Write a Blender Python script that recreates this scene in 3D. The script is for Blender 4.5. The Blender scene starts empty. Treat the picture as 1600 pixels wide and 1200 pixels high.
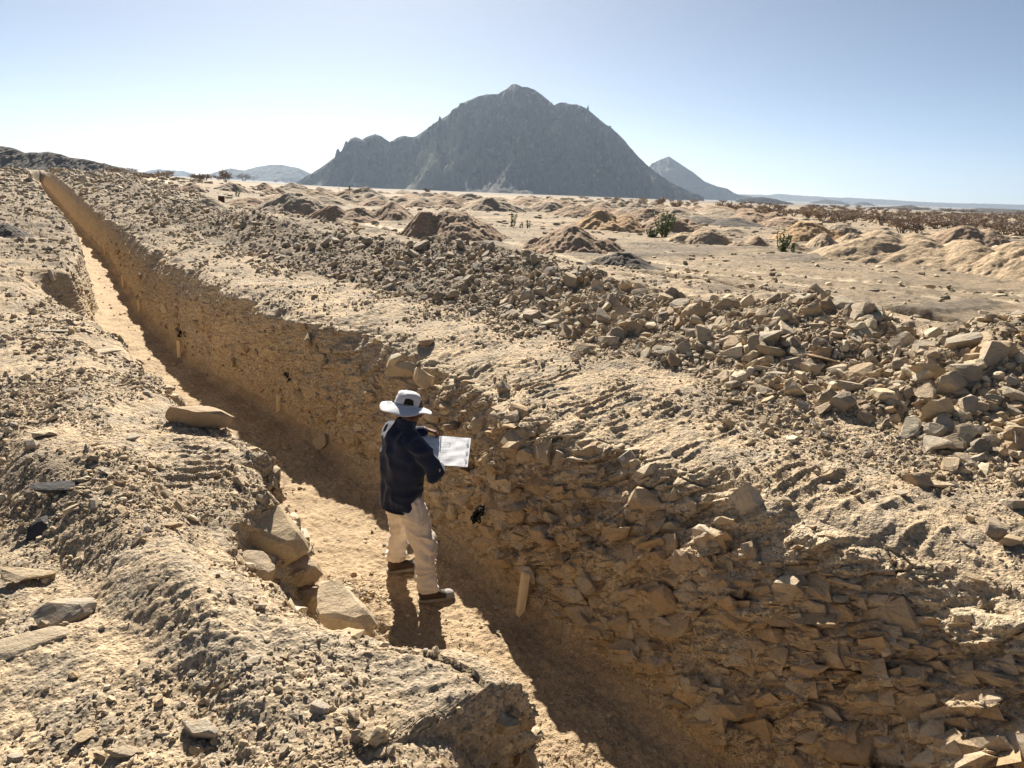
import bpy, bmesh, math, random, time
import numpy as np
from mathutils import Vector, Matrix, Euler
T0 = time.time()
Q = 1.2                       # mesh detail of the ground
sc = bpy.context.scene
COL = sc.collection
rad = math.radians
# ------------------------------------------------------------------ camera
F, ROLL, PITCH, H = 1109.0, rad(2.2), math.atan(305 / 1109), 3.2
cam = bpy.data.objects.new('camera', bpy.data.cameras.new('camera'))
COL.objects.link(cam)
cam.data.lens = 36 * F / 1600
cam.data.sensor_width = 36
cam.data.clip_start = 0.05
cam.data.clip_end = 40000
cam.matrix_world = Matrix.Translation((0, 0, H)) @ Matrix.Rotation(rad(90) - PITCH, 4, 'X') @ Matrix.Rotation(ROLL, 4, 'Z')
sc.camera = cam
# ------------------------------------------------------------------ sky, sun, exposure
SUN_AZ, SUN_EL = rad(-12.6), rad(35)
w = bpy.data.worlds.new('World'); sc.world = w; w.use_nodes = True
nt = w.node_tree; nt.nodes.clear()
sky = nt.nodes.new('ShaderNodeTexSky'); sky.sky_type = 'NISHITA'; sky.sun_disc = False
sky.sun_elevation = SUN_EL; sky.sun_rotation = SUN_AZ
sky.altitude = 2000; sky.air_density = 0.42; sky.dust_density = 2.0; sky.ozone_density = 1.5
hs = nt.nodes.new('ShaderNodeMix'); hs.data_type = 'RGBA'; hs.blend_type = 'MULTIPLY'; hs.inputs[0].default_value = 1; hs.inputs[7].default_value = (1.02, 1.0, .87, 1)   # desert dust warms the sky
bg = nt.nodes.new('ShaderNodeBackground'); bg.inputs[1].default_value = 0.058
wo = nt.nodes.new('ShaderNodeOutputWorld')
nt.links.new(sky.outputs[0], hs.inputs[6]); nt.links.new(hs.outputs[2], bg.inputs[0]); nt.links.new(bg.outputs[0], wo.inputs[0])
sl = bpy.data.lights.new('sun', 'SUN'); sl.energy = 5.0; sl.angle = rad(0.53); sl.color = (1.0, 0.925, 0.80)
so = bpy.data.objects.new('sun', sl); COL.objects.link(so)
sd = Vector((math.sin(SUN_AZ) * math.cos(SUN_EL), math.cos(SUN_AZ) * math.cos(SUN_EL), math.sin(SUN_EL)))
so.rotation_euler = sd.to_track_quat('Z', 'Y').to_euler()
sc.view_settings.view_transform = 'Standard'; sc.view_settings.look = 'None'
sc.view_settings.exposure = 1.24; sc.view_settings.gamma = 1.0
sc.render.engine = 'CYCLES'
sc.cycles.max_bounces = 7; sc.cycles.diffuse_bounces = 4; sc.cycles.volume_bounces = 0

# ------------------------------------------------------------------ frames
TH = rad(-35.5); OX, OY = 0.2, 4.9
DU = (math.sin(TH), math.cos(TH)); DV = (math.cos(TH), -math.sin(TH))
def uv2xy(u, v): return OX + DU[0] * u + DV[0] * v, OY + DU[1] * u + DV[1] * v
def xy2uv(x, y): X, Y = x - OX, y - OY; return X * DU[0] + Y * DU[1], X * DV[0] + Y * DV[1]
def ray(px, py):
    dx, dy = px - 800, 600 - py
    X = (dx * math.cos(ROLL) - dy * math.sin(ROLL)) / F; Y = (dx * math.sin(ROLL) + dy * math.cos(ROLL)) / F
    return X, math.cos(PITCH) + Y * math.sin(PITCH), -math.sin(PITCH) + Y * math.cos(PITCH)
def at(px, py, z):
    x, y, d = ray(px, py); s = (z - H) / d
    return x * s, y * s
def azel(px, py):
    x, y, d = ray(px, py)
    return math.atan2(x, y), d / math.hypot(x, y)

# ------------------------------------------------------------------ noise
_rs = np.random.RandomState(7)
_perm = _rs.permutation(4096).astype(np.int32)
_g2 = np.stack([np.cos(a := _rs.rand(4096) * 2 * np.pi), np.sin(a)], 1).astype(np.float32)
_g3 = _rs.randn(4096, 3).astype(np.float32); _g3 /= np.linalg.norm(_g3, axis=1)[:, None]
def _h(ix, iy, iz=None):
    h = _perm[(ix + _perm[iy & 4095]) & 4095]
    return h if iz is None else _perm[(h + _perm[iz & 4095] * 3 + 17) & 4095]
def _f(t): return t * t * t * (t * (t * 6 - 15) + 10)
def n2(x, y, s=0):
    x = np.asarray(x, np.float32) + s * 17.3; y = np.asarray(y, np.float32) + s * 9.7
    fx = np.floor(x); fy = np.floor(y); ix = fx.astype(np.int32); iy = fy.astype(np.int32); x = x - fx; y = y - fy
    U, V = _f(x), _f(y)
    def c(a, b):
        g = _g2[_h(ix + a, iy + b)]; return g[..., 0] * (x - a) + g[..., 1] * (y - b)
    a = c(0, 0); a += U * (c(1, 0) - a); b = c(0, 1); b += U * (c(1, 1) - b)
    return (a + V * (b - a)) * 1.4
def fb2(x, y, o=4, s=0, g=0.5, rid=False):
    t = 0; a = 1; q = 0
    for k in range(o):
        n = n2(x * 2.03 ** k, y * 2.03 ** k, s + k * 3)
        t = t + a * ((1 - 2 * np.abs(n)) if rid else n); q += a; a *= g
    return t / q
def n3(x, y, z, s=0):
    x = np.asarray(x, np.float32) + s * 17.3; y = np.asarray(y, np.float32) + s * 9.7; z = np.asarray(z, np.float32) + s * 5.1
    fx, fy, fz = np.floor(x), np.floor(y), np.floor(z)
    ix, iy, iz = fx.astype(np.int32), fy.astype(np.int32), fz.astype(np.int32); x = x - fx; y = y - fy; z = z - fz
    U, V, W = _f(x), _f(y), _f(z)
    def c(a, b, d):
        g = _g3[_h(ix + a, iy + b, iz + d)]; return g[..., 0] * (x - a) + g[..., 1] * (y - b) + g[..., 2] * (z - d)
    def pl(d):
        a = c(0, 0, d); a = a + U * (c(1, 0, d) - a); b = c(0, 1, d); b = b + U * (c(1, 1, d) - b); return a + V * (b - a)
    a = pl(0); return (a + W * (pl(1) - a)) * 1.5
def worley3(x, y, z, s=0):
    """F1, F2-F1 and a random value of the nearest cell"""
    fx, fy, fz = np.floor(x), np.floor(y), np.floor(z)
    ix, iy, iz = fx.astype(np.int32), fy.astype(np.int32), fz.astype(np.int32)
    rx, ry, rz = x - fx, y - fy, z - fz
    F1 = np.full(x.shape, 9., np.float32); F2 = F1.copy(); R1 = F1.copy(); TL = F1 * 0
    for a in (-1, 0, 1):
        for b in (-1, 0, 1):
            for c in (-1, 0, 1):
                h = _h(ix + a + s * 31, iy + b, iz + c)
                j = _g3[h] * .42
                ox, oy, oz = a + .5 + j[..., 0] - rx, b + .5 + j[..., 1] - ry, c + .5 + j[..., 2] - rz
                d = np.sqrt(ox ** 2 + oy ** 2 + oz ** 2)
                m = d < F1; q = _g3[(h * 7 + 5) & 4095]; TL = np.where(m, ox * q[..., 0] + oy * q[..., 1] + oz * q[..., 2], TL)
                F2 = np.where(m, F1, np.minimum(F2, d)); R1 = np.where(m, (h % 1013) / 1013., R1); F1 = np.where(m, d, F1)
    return TL, F2 - F1, R1
def sst(a, b, x):
    t = np.clip((np.asarray(x, float) - a) / (b - a), 0, 1); return t * t * (3 - 2 * t)
def itp(u, pts): a = np.array(pts, float); return np.interp(u, a[:, 0], a[:, 1])

# ------------------------------------------------------------------ objects, tags
def tag(o, label=None, cat=None, group=None, kind=None):
    for k, v in (('label', label), ('category', cat), ('group', group), ('kind', kind)):
        if v: o[k] = v
    return o
def link(o, parent=None):
    COL.objects.link(o)
    if parent: o.parent = parent
    return o
def mesh_np(name, V, Fc, mat=None, smooth=False, attrs=None):
    """V (n,3), Fc (m,k) with constant k"""
    me = bpy.data.meshes.new(name)
    V = np.ascontiguousarray(V, np.float32); Fc = np.ascontiguousarray(Fc, np.int32)
    me.vertices.add(len(V)); me.vertices.foreach_set('co', V.ravel())
    k = Fc.shape[1]
    me.loops.add(Fc.size); me.loops.foreach_set('vertex_index', Fc.ravel())
    me.polygons.add(len(Fc)); me.polygons.foreach_set('loop_start', np.arange(0, Fc.size, k, dtype=np.int32))
    me.polygons.foreach_set('loop_total', np.full(len(Fc), k, np.int32))
    me.polygons.foreach_set('use_smooth', np.full(len(Fc), smooth, bool))
    me.update(calc_edges=True)
    for an, av in (attrs or {}).items():
        at_ = me.attributes.new(an, 'FLOAT', 'POINT'); at_.data.foreach_set('value', np.ascontiguousarray(av, np.float32).ravel())
    if mat: me.materials.append(mat)
    return me
def grid_faces(n, m):
    i = np.arange(n * m, dtype=np.int32).reshape(n, m)
    return np.stack([i[:-1, :-1], i[1:, :-1], i[1:, 1:], i[:-1, 1:]], -1).reshape(-1, 4)

# ------------------------------------------------------------------ materials
class NB:
    def __init__(s, name):
        s.m = bpy.data.materials.new(name); s.m.use_nodes = True; s.t = s.m.node_tree; s.t.nodes.clear()
        s.out = s.n('ShaderNodeOutputMaterial'); s.b = s.n('ShaderNodeBsdfPrincipled'); s.l(s.b.outputs[0], s.out.inputs[0])
        s.b.inputs['Roughness'].default_value = .92; s.b.inputs['Specular IOR Level'].default_value = .25
    def n(s, t, **k):
        x = s.t.nodes.new(t)
        for a, b in k.items(): setattr(x, a, b)
        return x
    def l(s, a, b): s.t.links.new(a, b)
    def pos(s): return s.n('ShaderNodeNewGeometry').outputs['Position']
    def scl(s, src, v):
        x = s.n('ShaderNodeMapping'); x.inputs['Scale'].default_value = v; s.l(src, x.inputs[0]); return x.outputs[0]
    def noise(s, src, scale, det=4, rough=.55, dist=0):
        x = s.n('ShaderNodeTexNoise'); x.inputs['Scale'].default_value = scale; x.inputs['Detail'].default_value = det
        x.inputs['Roughness'].default_value = rough; x.inputs['Distortion'].default_value = dist; s.l(src, x.inputs['Vector']); return x.outputs[0]
    def voro(s, src, scale, feat='F1', out='Distance'):
        x = s.n('ShaderNodeTexVoronoi', feature=feat); x.inputs['Scale'].default_value = scale; s.l(src, x.inputs['Vector']); return x.outputs[out]
    def ramp(s, src, a, b, lo=0., hi=1.):
        x = s.n('ShaderNodeMapRange'); s.l(src, x.inputs[0])
        for i, v in enumerate((a, b, lo, hi)): x.inputs[i + 1].default_value = v
        return x.outputs[0]
    def mix(s, f, a, b, mode='MIX'):
        x = s.n('ShaderNodeMix', data_type='RGBA', blend_type=mode)
        for i, v in ((0, f), (6, a), (7, b)):
            if isinstance(v, (tuple, list)): x.inputs[i].default_value = (*v, 1)
            elif isinstance(v, (int, float)): x.inputs[i].default_value = v
            else: s.l(v, x.inputs[i])
        return x.outputs[2]
    def mth(s, op, a, b=0.):
        x = s.n('ShaderNodeMath', operation=op)
        for i, v in ((0, a), (1, b)):
            if isinstance(v, (int, float)): x.inputs[i].default_value = v
            else: s.l(v, x.inputs[i])
        return x.outputs[0]
    def attr(s, name): return s.n('ShaderNodeAttribute', attribute_name=name).outputs['Fac']
    def bump(s, h, strength, dist, prev=None):
        x = s.n('ShaderNodeBump'); x.inputs['Strength'].default_value = strength; x.inputs['Distance'].default_value = dist
        s.l(h, x.inputs['Height'])
        if prev: s.l(prev, x.inputs['Normal'])
        s.l(x.outputs[0], s.b.inputs['Normal']); return x.outputs[0]
    def col(s, c):
        if isinstance(c, (tuple, list)): s.b.inputs['Base Color'].default_value = (*c, 1)
        else: s.l(c, s.b.inputs['Base Color'])

SAND = (.53, .40, .255); SAND2 = (.44, .335, .22); GREY = (.33, .275, .205)
def grit(b, p, sc_, a, c, lo=.68, hi=1.36):
    """every pebble sized cell gets its own lightness"""
    x = b.n('ShaderNodeTexVoronoi'); x.inputs['Scale'].default_value = sc_; b.l(p, x.inputs['Vector'])
    g = b.n('ShaderNodeSeparateColor'); b.l(x.outputs['Color'], g.inputs[0])
    v = b.ramp(g.outputs[0], 0, 1, lo, hi); cb = b.n('ShaderNodeCombineColor')
    for k in range(3): b.l(v, cb.inputs[k])
    return b.mix(a, c, cb.outputs[0], 'MULTIPLY')
def earth_mat():
    b = NB('desert_earth'); p = b.pos()
    big = b.noise(p, .45, 5, .6); mid = b.noise(p, 3.0, 7, .68); fine = b.noise(p, 30, 5, .75)
    c = b.mix(b.ramp(big, .38, .62), SAND, SAND2)
    c = b.mix(b.ramp(mid, .47, .6, 0, .8), c, GREY)
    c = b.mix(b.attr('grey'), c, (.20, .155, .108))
    q = b.scl(p, (1, 1, 6)); bed = b.noise(q, 2.2, 8, .7, .5); blk = b.noise(p, 1.1, 5, .65)
    wc = b.mix(b.ramp(bed, .38, .62), (.47, .355, .225), (.60, .485, .335))
    wc = b.mix(b.ramp(blk, .5, .62, 0, .8), wc, (.47, .385, .275))
    wc = b.mix(b.ramp(b.noise(p, 2.3, 4, .55), .62, .72, 0, .6), wc, (.44, .265, .13))
    wc = b.mix(b.ramp(b.noise(q, 9, 5, .7), .55, .68, 0, .6), wc, (.34, .25, .155))
    wc = b.mix(b.attr('cell'), wc, (.52, .42, .29))
    c = b.mix(b.attr('wall'), c, wc)
    c = b.mix(b.attr('floor'), c, b.mix(b.ramp(b.noise(p, 1.7, 6, .68), .42, .6), (.47, .345, .21), (.36, .26, .16)))
    c = b.mix(b.ramp(fine, .45, .68, .0, .4), c, (.30, .23, .155))
    ed = b.ramp(b.attr('floor'), 0, 1, 1, .45)
    c = grit(b, p, 70, b.mth('MULTIPLY', ed, .8), c); c = grit(b, p, 24, .38, c)
    b.col(c)
    n1 = b.bump(b.noise(p, 34, 7, .8), .8, .012)
    n1 = b.bump(b.ramp(b.voro(p, 70), 0, .55, 1, 0), .8, .007, n1)
    b.bump(b.ramp(b.voro(p, 24), 0, .5, 1, 0), .45, .014, n1)
    return b.m
def plain_mat():
    b = NB('desert_plain'); p = b.pos()
    q = b.scl(p, (.55, 1.0, 1)); big = b.noise(q, .05, 7, .68, .5); mid = b.noise(p, .5, 8, .72); fine = b.noise(p, 7, 6, .75)
    c = b.mix(b.ramp(big, .42, .58), (.46, .34, .215), (.33, .25, .165))
    c = b.mix(b.ramp(mid, .45, .57, 0, .85), c, (.27, .215, .15))
    c = b.mix(b.attr('grey'), c, (.175, .145, .11))
    c = b.mix(b.attr('track'), c, (.64, .51, .35))
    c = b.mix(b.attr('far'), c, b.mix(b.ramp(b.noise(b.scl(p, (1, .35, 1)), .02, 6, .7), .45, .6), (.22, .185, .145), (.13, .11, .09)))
    c = b.mix(b.ramp(fine, .42, .62, 0, .5), c, (.2, .155, .11))
    c = grit(b, p, 9, .6, c); c = grit(b, p, 30, .5, c)
    b.col(c)
    n1 = b.bump(b.noise(p, 3.0, 8, .75), .9, .10)
    b.bump(b.noise(p, 22, 5, .8), 1.0, .03, n1)
    return b.m
M_EARTH, M_PLAIN = earth_mat(), plain_mat()

# ------------------------------------------------------------------ land form
def rise(u): return 1.66 * sst(22, 92, u)
def land(x, y):
    """height of the open desert away from the trench"""
    x = np.asarray(x, float); y = np.asarray(y, float)
    r = np.hypot(x, y); a = np.arctan2(x, y)
    lf = sst(rad(-12), rad(-30), a) * 1.0
    lf = np.where(a < 0, 1 - sst(-rad(30), -rad(12), a), 0)
    u, v = xy2uv(x, y)
    z = 1.47 + lf * 1.62 * sst(22, 92, u) - (1 - lf) * .0058 * np.clip(r - 35, 0, 4000)
    z = z + (n2(x * .09, y * .09, 3) * .16 + n2(x * .33, y * .33, 4) * .05) * sst(6, 25, r)
    z = z + n2(x * .02, y * .02, 5) * .35 * sst(60, 200, r) * (1 - lf * .7)
    return z
T = dict(
 c=[(-10,0),(4,0),(6,-.15),(8,-.42),(10,-.58),(15,-.56),(20,-.25),(28,.15),(60,.7),(100,1.2)],
 bl=[(-10,-1.4),(-2,-1.38),(-1,-1.5),(0,-1.5),(1,-1.42),(4,-1.5),(8,-1.85),(12,-1.8),(17,-1.35),(28,-.8),(60,-.35),(100,.2)],
 rl=[(-10,-1.9),(-2.6,-1.84),(-2.45,-1.9),(-2.25,-2.03),(-2.13,-1.97),(-2.06,-1.6),(-1.85,-1.66),(-1.6,-1.9),(-1.3,-2.05),(-1.0,-2.12),(-.6,-2.3),(-.2,-2.24),(.05,-2.05),
     (.2,-1.82),(.5,-1.86),(.62,-1.9),(.75,-1.72),(1.1,-1.78),(1.6,-1.87),(2.3,-1.97),(3.3,-2.04),(4.9,-2.08),(6.3,-2.2),(8.5,-2.6),(10.6,-2.92),(11.2,-2.7),(11.7,-2.1),(14,-1.8),(17,-1.5),(26.6,-1.0),(60,-.65),(100,0)],
 rr=[(-10,.5),(-3,.45),(-1.8,.52),(-1,.42),(-.4,.42),(.2,.24),(.7,.35),(1.3,.45),(2.3,.5),(3.4,.5),(4.2,.42),(5.3,.1),(6,-.1),(9,-.28),(12,-.2),(16,-.08),(26,.45),(60,1.2),(100,1.9)],
 cv=[(-10,3.8),(-2,3.7),(-.9,3.6),(-.4,3.7),(.4,3.9),(.9,3.7),(3.4,3.6),(6.2,3.8),(8,3.1),(11,2.5),(16,2.6),(28,3.5),(44,3.7),(100,4)],
 cz=[(-10,2.5),(-2,2.42),(-1.35,2.3),(-.9,2.05),(-.4,2.2),(.4,2.26),(.9,2.1),(2,1.96),(3.4,2.04),(6.2,2.27),(8,2.17),(11,2.14),(16,2.3),(21,2.02),(28,2.2),(36,1.8),(46,2.25),(54,2.0),(66,1.6),(100,1.5)],
 ff=[(-10,1.9),(-1.5,1.9),(0,1.9),(1.5,1.95),(3,1.8),(6,1.6),(9,1.25),(13,1.35),(20,1.7),(100,2.3)])

def build_strip():
    # rows along the trench
    us = [-9.0]
    while us[-1] < 100:
        u = us[-1]; d = abs(u + 3.9)
        st = .010 if -3.5 < u < 1.2 else max(.010, .0046 * d)
        if u < -3.5: st = .010 + .06 * (-3.5 - u)
        us.append(u + st / Q)
    U = np.array(us); n = len(U)
    c, bl, rl, rr, cv, cz, ff = (itp(U, T[k]) for k in ('c', 'bl', 'rl', 'rr', 'cv', 'cz', 'ff'))
    jag = 1 - sst(60, 95, U)
    rl = rl + (n2(U * 1.4, U * 0 + 3.3, 1) * .10 + n2(U * 5, U * 0 + 1.3, 2) * .05) * jag
    rr = rr + (n2(U * 1.1, U * 0 + 7.3, 3) * .12 + n2(U * 4, U * 0 + 5.3, 4) * .06 + n2(U * .35, U * 0 + 5.3, 14) * .15 * sst(4, 9, U)) * jag
    c = c + n2(U * 1.2, U * 0 + 8.8, 5) * .06 * jag; bl = bl + n2(U * 1.1, U * 0 + 2.2, 6) * .08 * jag
    g = rise(U); end = sst(92, 95, U)
    zf = itp(U, [(-10, 0), (22, 0), (45, .25), (65, .85), (90, 1.66), (100, 3.0)]); zf = zf + (1.5 + g - zf) * end
    cz = cz + n2(U * .9, U * 0 + 6, 7) * .08 + g
    zl = 1.42 + g + n2(U * .5, U * 0 + 1, 8) * .05; zr = 1.45 + g + n2(U * .6, U * 0 + 4, 9) * .06
    wl = zf + (zl - zf) * .1
    K = [(c * 0 - 13, None), (c * 0 - 6.5, 1.53 + g), (c * 0 - 3.3, 1.50 + g), (rl - .22, zl + .05), (rl, zl - .05), (bl, wl), (bl + .14, zf + .02),
         (c - .12, zf), (c, zf + .1), (c + (rr - c) * .55, zf + (zr - zf) * .72), (rr, zr - .06), (rr + .2, zr + .04), (rr * .4 + ff * .6, 1.6 + g), (ff, 1.68 + g), (cv, cz), (cv + 1.45, 1.50 + g), (c * 0 + 9.5, None)]
    x0, y0 = uv2xy(U, -13.); x1, y1 = uv2xy(U, 9.5)
    K[0] = (K[0][0], land(x0, y0)); K[-1] = (K[-1][0], land(x1, y1))
    K[-2] = (K[-2][0], land(*uv2xy(U, K[-2][0])) + .02)
    K[1] = (K[1][0], K[1][1] * .5 + land(*uv2xy(U, K[1][0])) * .5)
    cnt = [70, 210, 130, 30, 120, 14, 120, 14, 110, 60, 36, 60, 90, 120, 80, 60]
    Vv, Z, seg = [], [], []
    for s_, k in enumerate(cnt):
        k = max(3, int(k * Q)); t = np.arange(k) / k
        Vv.append(K[s_][0][:, None] * (1 - t) + K[s_ + 1][0][:, None] * t)
        Z.append(K[s_][1][:, None] * (1 - t) + K[s_ + 1][1][:, None] * t); seg.append(s_ + t)
    Vv.append(K[-1][0][:, None]); Z.append(K[-1][1][:, None]); seg.append(np.array([16.]))
    V = np.concatenate(Vv, 1); Z = np.concatenate(Z, 1); S = np.concatenate(seg)
    def blur(A, r):
        cs = np.cumsum(np.pad(A, ((0, 0), (r + 1, r)), mode='edge'), 1); return (cs[:, 2 * r + 1:] - cs[:, :-2 * r - 1]) / (2 * r + 1)
    e0, e1 = V[:, :1].copy(), V[:, -1:].copy()
    for r in (max(2, int(5 * Q)), max(2, int(4 * Q))): V = blur(V, r); Z = blur(Z, r)
    V[:, :1] = e0; V[:, -1:] = e1
    UU = np.repeat(U[:, None], V.shape[1], 1)
    m = len(S); Sg = np.broadcast_to(S, V.shape)
    wall = (sst(7.95, 8.2, Sg) * (1 - sst(10.0, 10.7, Sg)) + sst(3.9, 4.25, Sg) * (1 - sst(4.9, 5.5, Sg))) * (1 - sst(90, 94, UU))
    floor = sst(4.9, 5.6, Sg) * (1 - sst(7.8, 8.1, Sg)) * (1 - sst(90, 94, UU))
    bank = 1 - np.clip(wall + floor, 0, 1)
    X, Y = uv2xy(UU, V)
    edge = sst(-13, -11.5, V) * (1 - sst(8.7, 9.5, V))
    # --- surface of the banks
    berm = sst(12.6, 13.3, Sg) * (1 - sst(14.6, 15.3, Sg)) * edge
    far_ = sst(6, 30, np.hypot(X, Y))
    d = (fb2(X * .8, Y * .8, 5, 17, .6) * .16) * (Sg > 15) + n2(X * 1.1, Y * 1.1, 11) * .05 + fb2(X * 3.1, Y * 3.1, 3, 12) * .035 + fb2(X * 11, Y * 11, 4, 15, .72) * .022 + np.abs(n2(X * 19, Y * 19, 19)) * .009
    scr = fb2(UU * .9, V * .22, 4, 35, .6) * sst(5, 12, UU)      # scrapes and clods away from the camera
    d = d + scr * .14 * (Sg < 3.6) + fb2(X * .9, Y * .9, 6, 36, .68) * .17 * far_ * ((Sg < 3.6) | (Sg > 10.5))
    d = d + fb2(X * 1.6, Y * 1.6, 4, 21, .55) * .10 * berm + n2(X * .5, Y * .5, 61) * .10 * (Sg < 3.3)
    chunk = np.abs(n2(X * 7, Y * 7, 22)); d = d + chunk * .05 * (berm * .8 + .2)
    # churned low mound on the near left and a rut beside it
    d = d + .0 * np.exp(-((V + 4.1 - .25 * n2(UU * .7, UU * 0, 31)) / .45) ** 2) * sst(3.2, 1.0, UU) * sst(-3.6, -2.4, UU) * (Sg < 3.3)
    d = d - .07 * np.exp(-((V + 3.45) / .28) ** 2) * (Sg < 3.3) * sst(9, 2, UU)
    lw = sst(-2.35, -2.6, V) * (Sg < 3.6) * sst(-2.6, -1.6, UU)
    uL = 1.55 - 4.4 * (V + 3.1) + n2(X * 1.2, Y * 1.2, 33) * .35; drop = sst(0, 1.5, uL - UU) * lw
    d = d + .09 * lw * (1 - sst(3.5, 7, UU)) - .15 * drop; shade_soil = np.exp(-((uL - .6 - UU) / .7) ** 2) * lw  # dark gravelly soil on the drop, its tone also painting the slope's shade
    # track-shoe prints
    wob = n2(X * 1.5, Y * 1.5, 41) * .06 + n2(X * 6, Y * 6, 42) * .022
    def cleats(u0, u1, v0, v1, sp, amp, sk=0.):
        mk = sst(u0 - .15, u0 + .1, UU) * (1 - sst(u1 - .1, u1 + .15, UU)) * sst(v0 - .06, v0 + .06, V + wob) * (1 - sst(v1 - .06, v1 + .06, V + wob))
        ph = ((UU + sk * V + wob) / sp) % 1.0
        rdg = np.exp(-((ph - .5) / .16) ** 2)
        return mk * amp * (rdg - .35) * np.clip(.5 + 1.1 * n2(X * 2.3, Y * 2.3, 43) + .6 * n2(X * 9, Y * 9, 44), 0.05, 1.1), mk
    tm = 0
    for a in ((-.9, 3.4, .55, 1.25, .105, .026, .15), (-2.5, -1.35, .55, 1.05, .12, .030, .1), (-2.9, -1.0, -2.7, -1.85, .085, .009, .25), (.35, 1.75, -2.75, -2.0, .10, .024),
              (4.3, 7.5, .5, 1.0, .16, .025)):
        q, mk = cleats(*a); d = d + q; tm = np.maximum(tm, mk)
    Z = Z + d * bank * edge * (1 - sst(40, 100, UU) * .3)
    V0 = V
    # --- floor
    Z = Z + floor * (fb2(X * 2.2, Y * 2.2, 4, 51, .55) * .045 + np.abs(n2(X * 9, Y * 9, 52)) * .018 + fb2(X * 25, Y * 25, 2, 53) * .01)
    rub = 1.6 * np.exp(-((V - bl[:, None] - .15) / .32) ** 2) * sst(-1.6, -1.0, UU) * (1 - sst(.6, 1.5, UU)) + .5 * np.exp(-((V - bl[:, None] - .05) / .18) ** 2)
    Z = Z + floor * rub * (.06 + .06 * np.abs(n2(X * 8, Y * 8, 54)))
    # --- walls, pushed out along the wall normal
    P = np.stack([X, Y, Z], -1)
    a = np.gradient(P, axis=0); b_ = np.gradient(P, axis=1); N = np.cross(a, b_); N /= np.maximum(np.linalg.norm(N, axis=-1, keepdims=True), 1e-9)
    if N[..., 2].mean() < 0: N = -N
    N0 = N
    cell = np.zeros_like(Z)
    idx = wall > .01
    x, y, z, u = X[idx], Y[idx], Z[idx], UU[idx]; v = V0[idx]
    wr = wall[idx]; left = (Sg[idx] < 6)
    near = 1 - sst(.6, 2.2, u); midz = 1 - sst(3.2, 6.5, u); soft = 1 - midz
    wx = u + n3(x * 2, y * 2, z * 2, 61) * .10; wz = z + n3(x * 1.5, y * 1.5, z * 1.5, 62) * .08 + .5 * u; wy = v + n3(x * 2.3, y * 2.3, z * 2.3, 63) * .08
    D = n3(x * 1.3, y * 1.3, z * 1.8, 64) * .07 + n3(x * 3.5, y * 3.5, z * 4, 65) * .015
    F1, E1, R1 = worley3(wx / .34, wy / .30, wz / .17, 1)
    D = D + ((R1 - .5) * .07 + F1 * .09) * midz * sst(0, .05, E1) - .02 * midz * (1 - sst(0, .05, E1))
    F2_, E2, R2 = worley3(wx / .17, wy / .14, wz / .045, 2)
    slab = near * np.clip(sst(-.15, .25, n3(x * .9, y * .9, z * 1.2, 66)) + .25, 0, 1)
    D = D + ((R2 - .5) * .06 + F2_ * .05) * slab * sst(0, .05, E2)
    F3, E3, R3 = worley3(wx / .075, wy / .07, wz / .045, 3)
    D = D + ((R3 - .5) * .026 + F3 * .03) * (.35 + .65 * (1 - slab)) * sst(0, .06, E3)
    D = D + fb2(u * 9, z * 1.2, 3, 67) * .05 * soft + n3(x * 12, y * 12, z * 12, 68) * .010
    D = D * np.where(left, .75, 1.0) * (1 - sst(20, 60, u) * .4)
    low = sst(-.02, .13, z - np.broadcast_to(zf[:, None], Z.shape)[idx])      # loose apron at the wall's foot
    D = D * (.35 + .65 * low)
    N_ = N0[idx]; hz = N_.copy(); hz[:, 2] *= .3
    P[idx] += hz * (D * wr)[:, None]
    cell[idx] = np.clip((R1 - .35) * 1.3, 0, 1) * midz * sst(0, .14, E1) * .85 * low
    # sink the sheet's outer edge so the plain takes over
    P[..., 2] -= .10 * (1 - edge) + .3 * sst(98, 100, UU)
    P[0, :, 2] -= .3
    grey = np.clip(.75 * shade_soil * (.6 + n2(X * 2.5, Y * 2.5, 39)) + berm * (.55 + .6 * sst(2, 7, UU)) + sst(.0, .3, scr) * .7 * (Sg < 3.6) + (.45 + .6 * sst(-.08, .22, fb2(X * .5, Y * .5, 5, 37, .65))) * far_ * (bank > .5) + .8 * sst(.0, .25, fb2(X * .3 + Y * .2, Y * .9 - X * .5, 4, 38, .6)) * (Sg > 14.8) + .35 * sst(-.05, .35, n2(X * .8, Y * .8, 71)) * (Sg < 3.5) + .3 * sst(0, .4, n2(X * 1.2, Y * 1.2, 72)) * (Sg > 10.5), 0, .9) * (1 - .9 * tm)  # the distance term paints shadows between far clods into the soil colour
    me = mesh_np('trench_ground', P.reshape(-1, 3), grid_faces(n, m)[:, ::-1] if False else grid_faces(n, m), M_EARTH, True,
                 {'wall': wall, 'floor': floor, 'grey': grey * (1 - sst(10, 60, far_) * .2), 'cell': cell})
    o = link(bpy.data.objects.new('trench_ground', me)); tag(o, 'dug trench with cut rock walls and rough earth banks on both sides', kind='structure')
    return U, P, V0, Sg, zf
U_, P_, V_, S_, ZF_ = build_strip()
print('strip', P_.shape, round(time.time() - T0, 1))

def strip_z(u, v):
    """height of the built surface at trench coordinates"""
    i = int(np.clip(np.searchsorted(U_, u), 0, len(U_) - 1)); x, y = uv2xy(u, v)
    j = np.argmin((P_[i, :, 0] - x) ** 2 + (P_[i, :, 1] - y) ** 2)
    return float(P_[i, j, 2])

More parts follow.
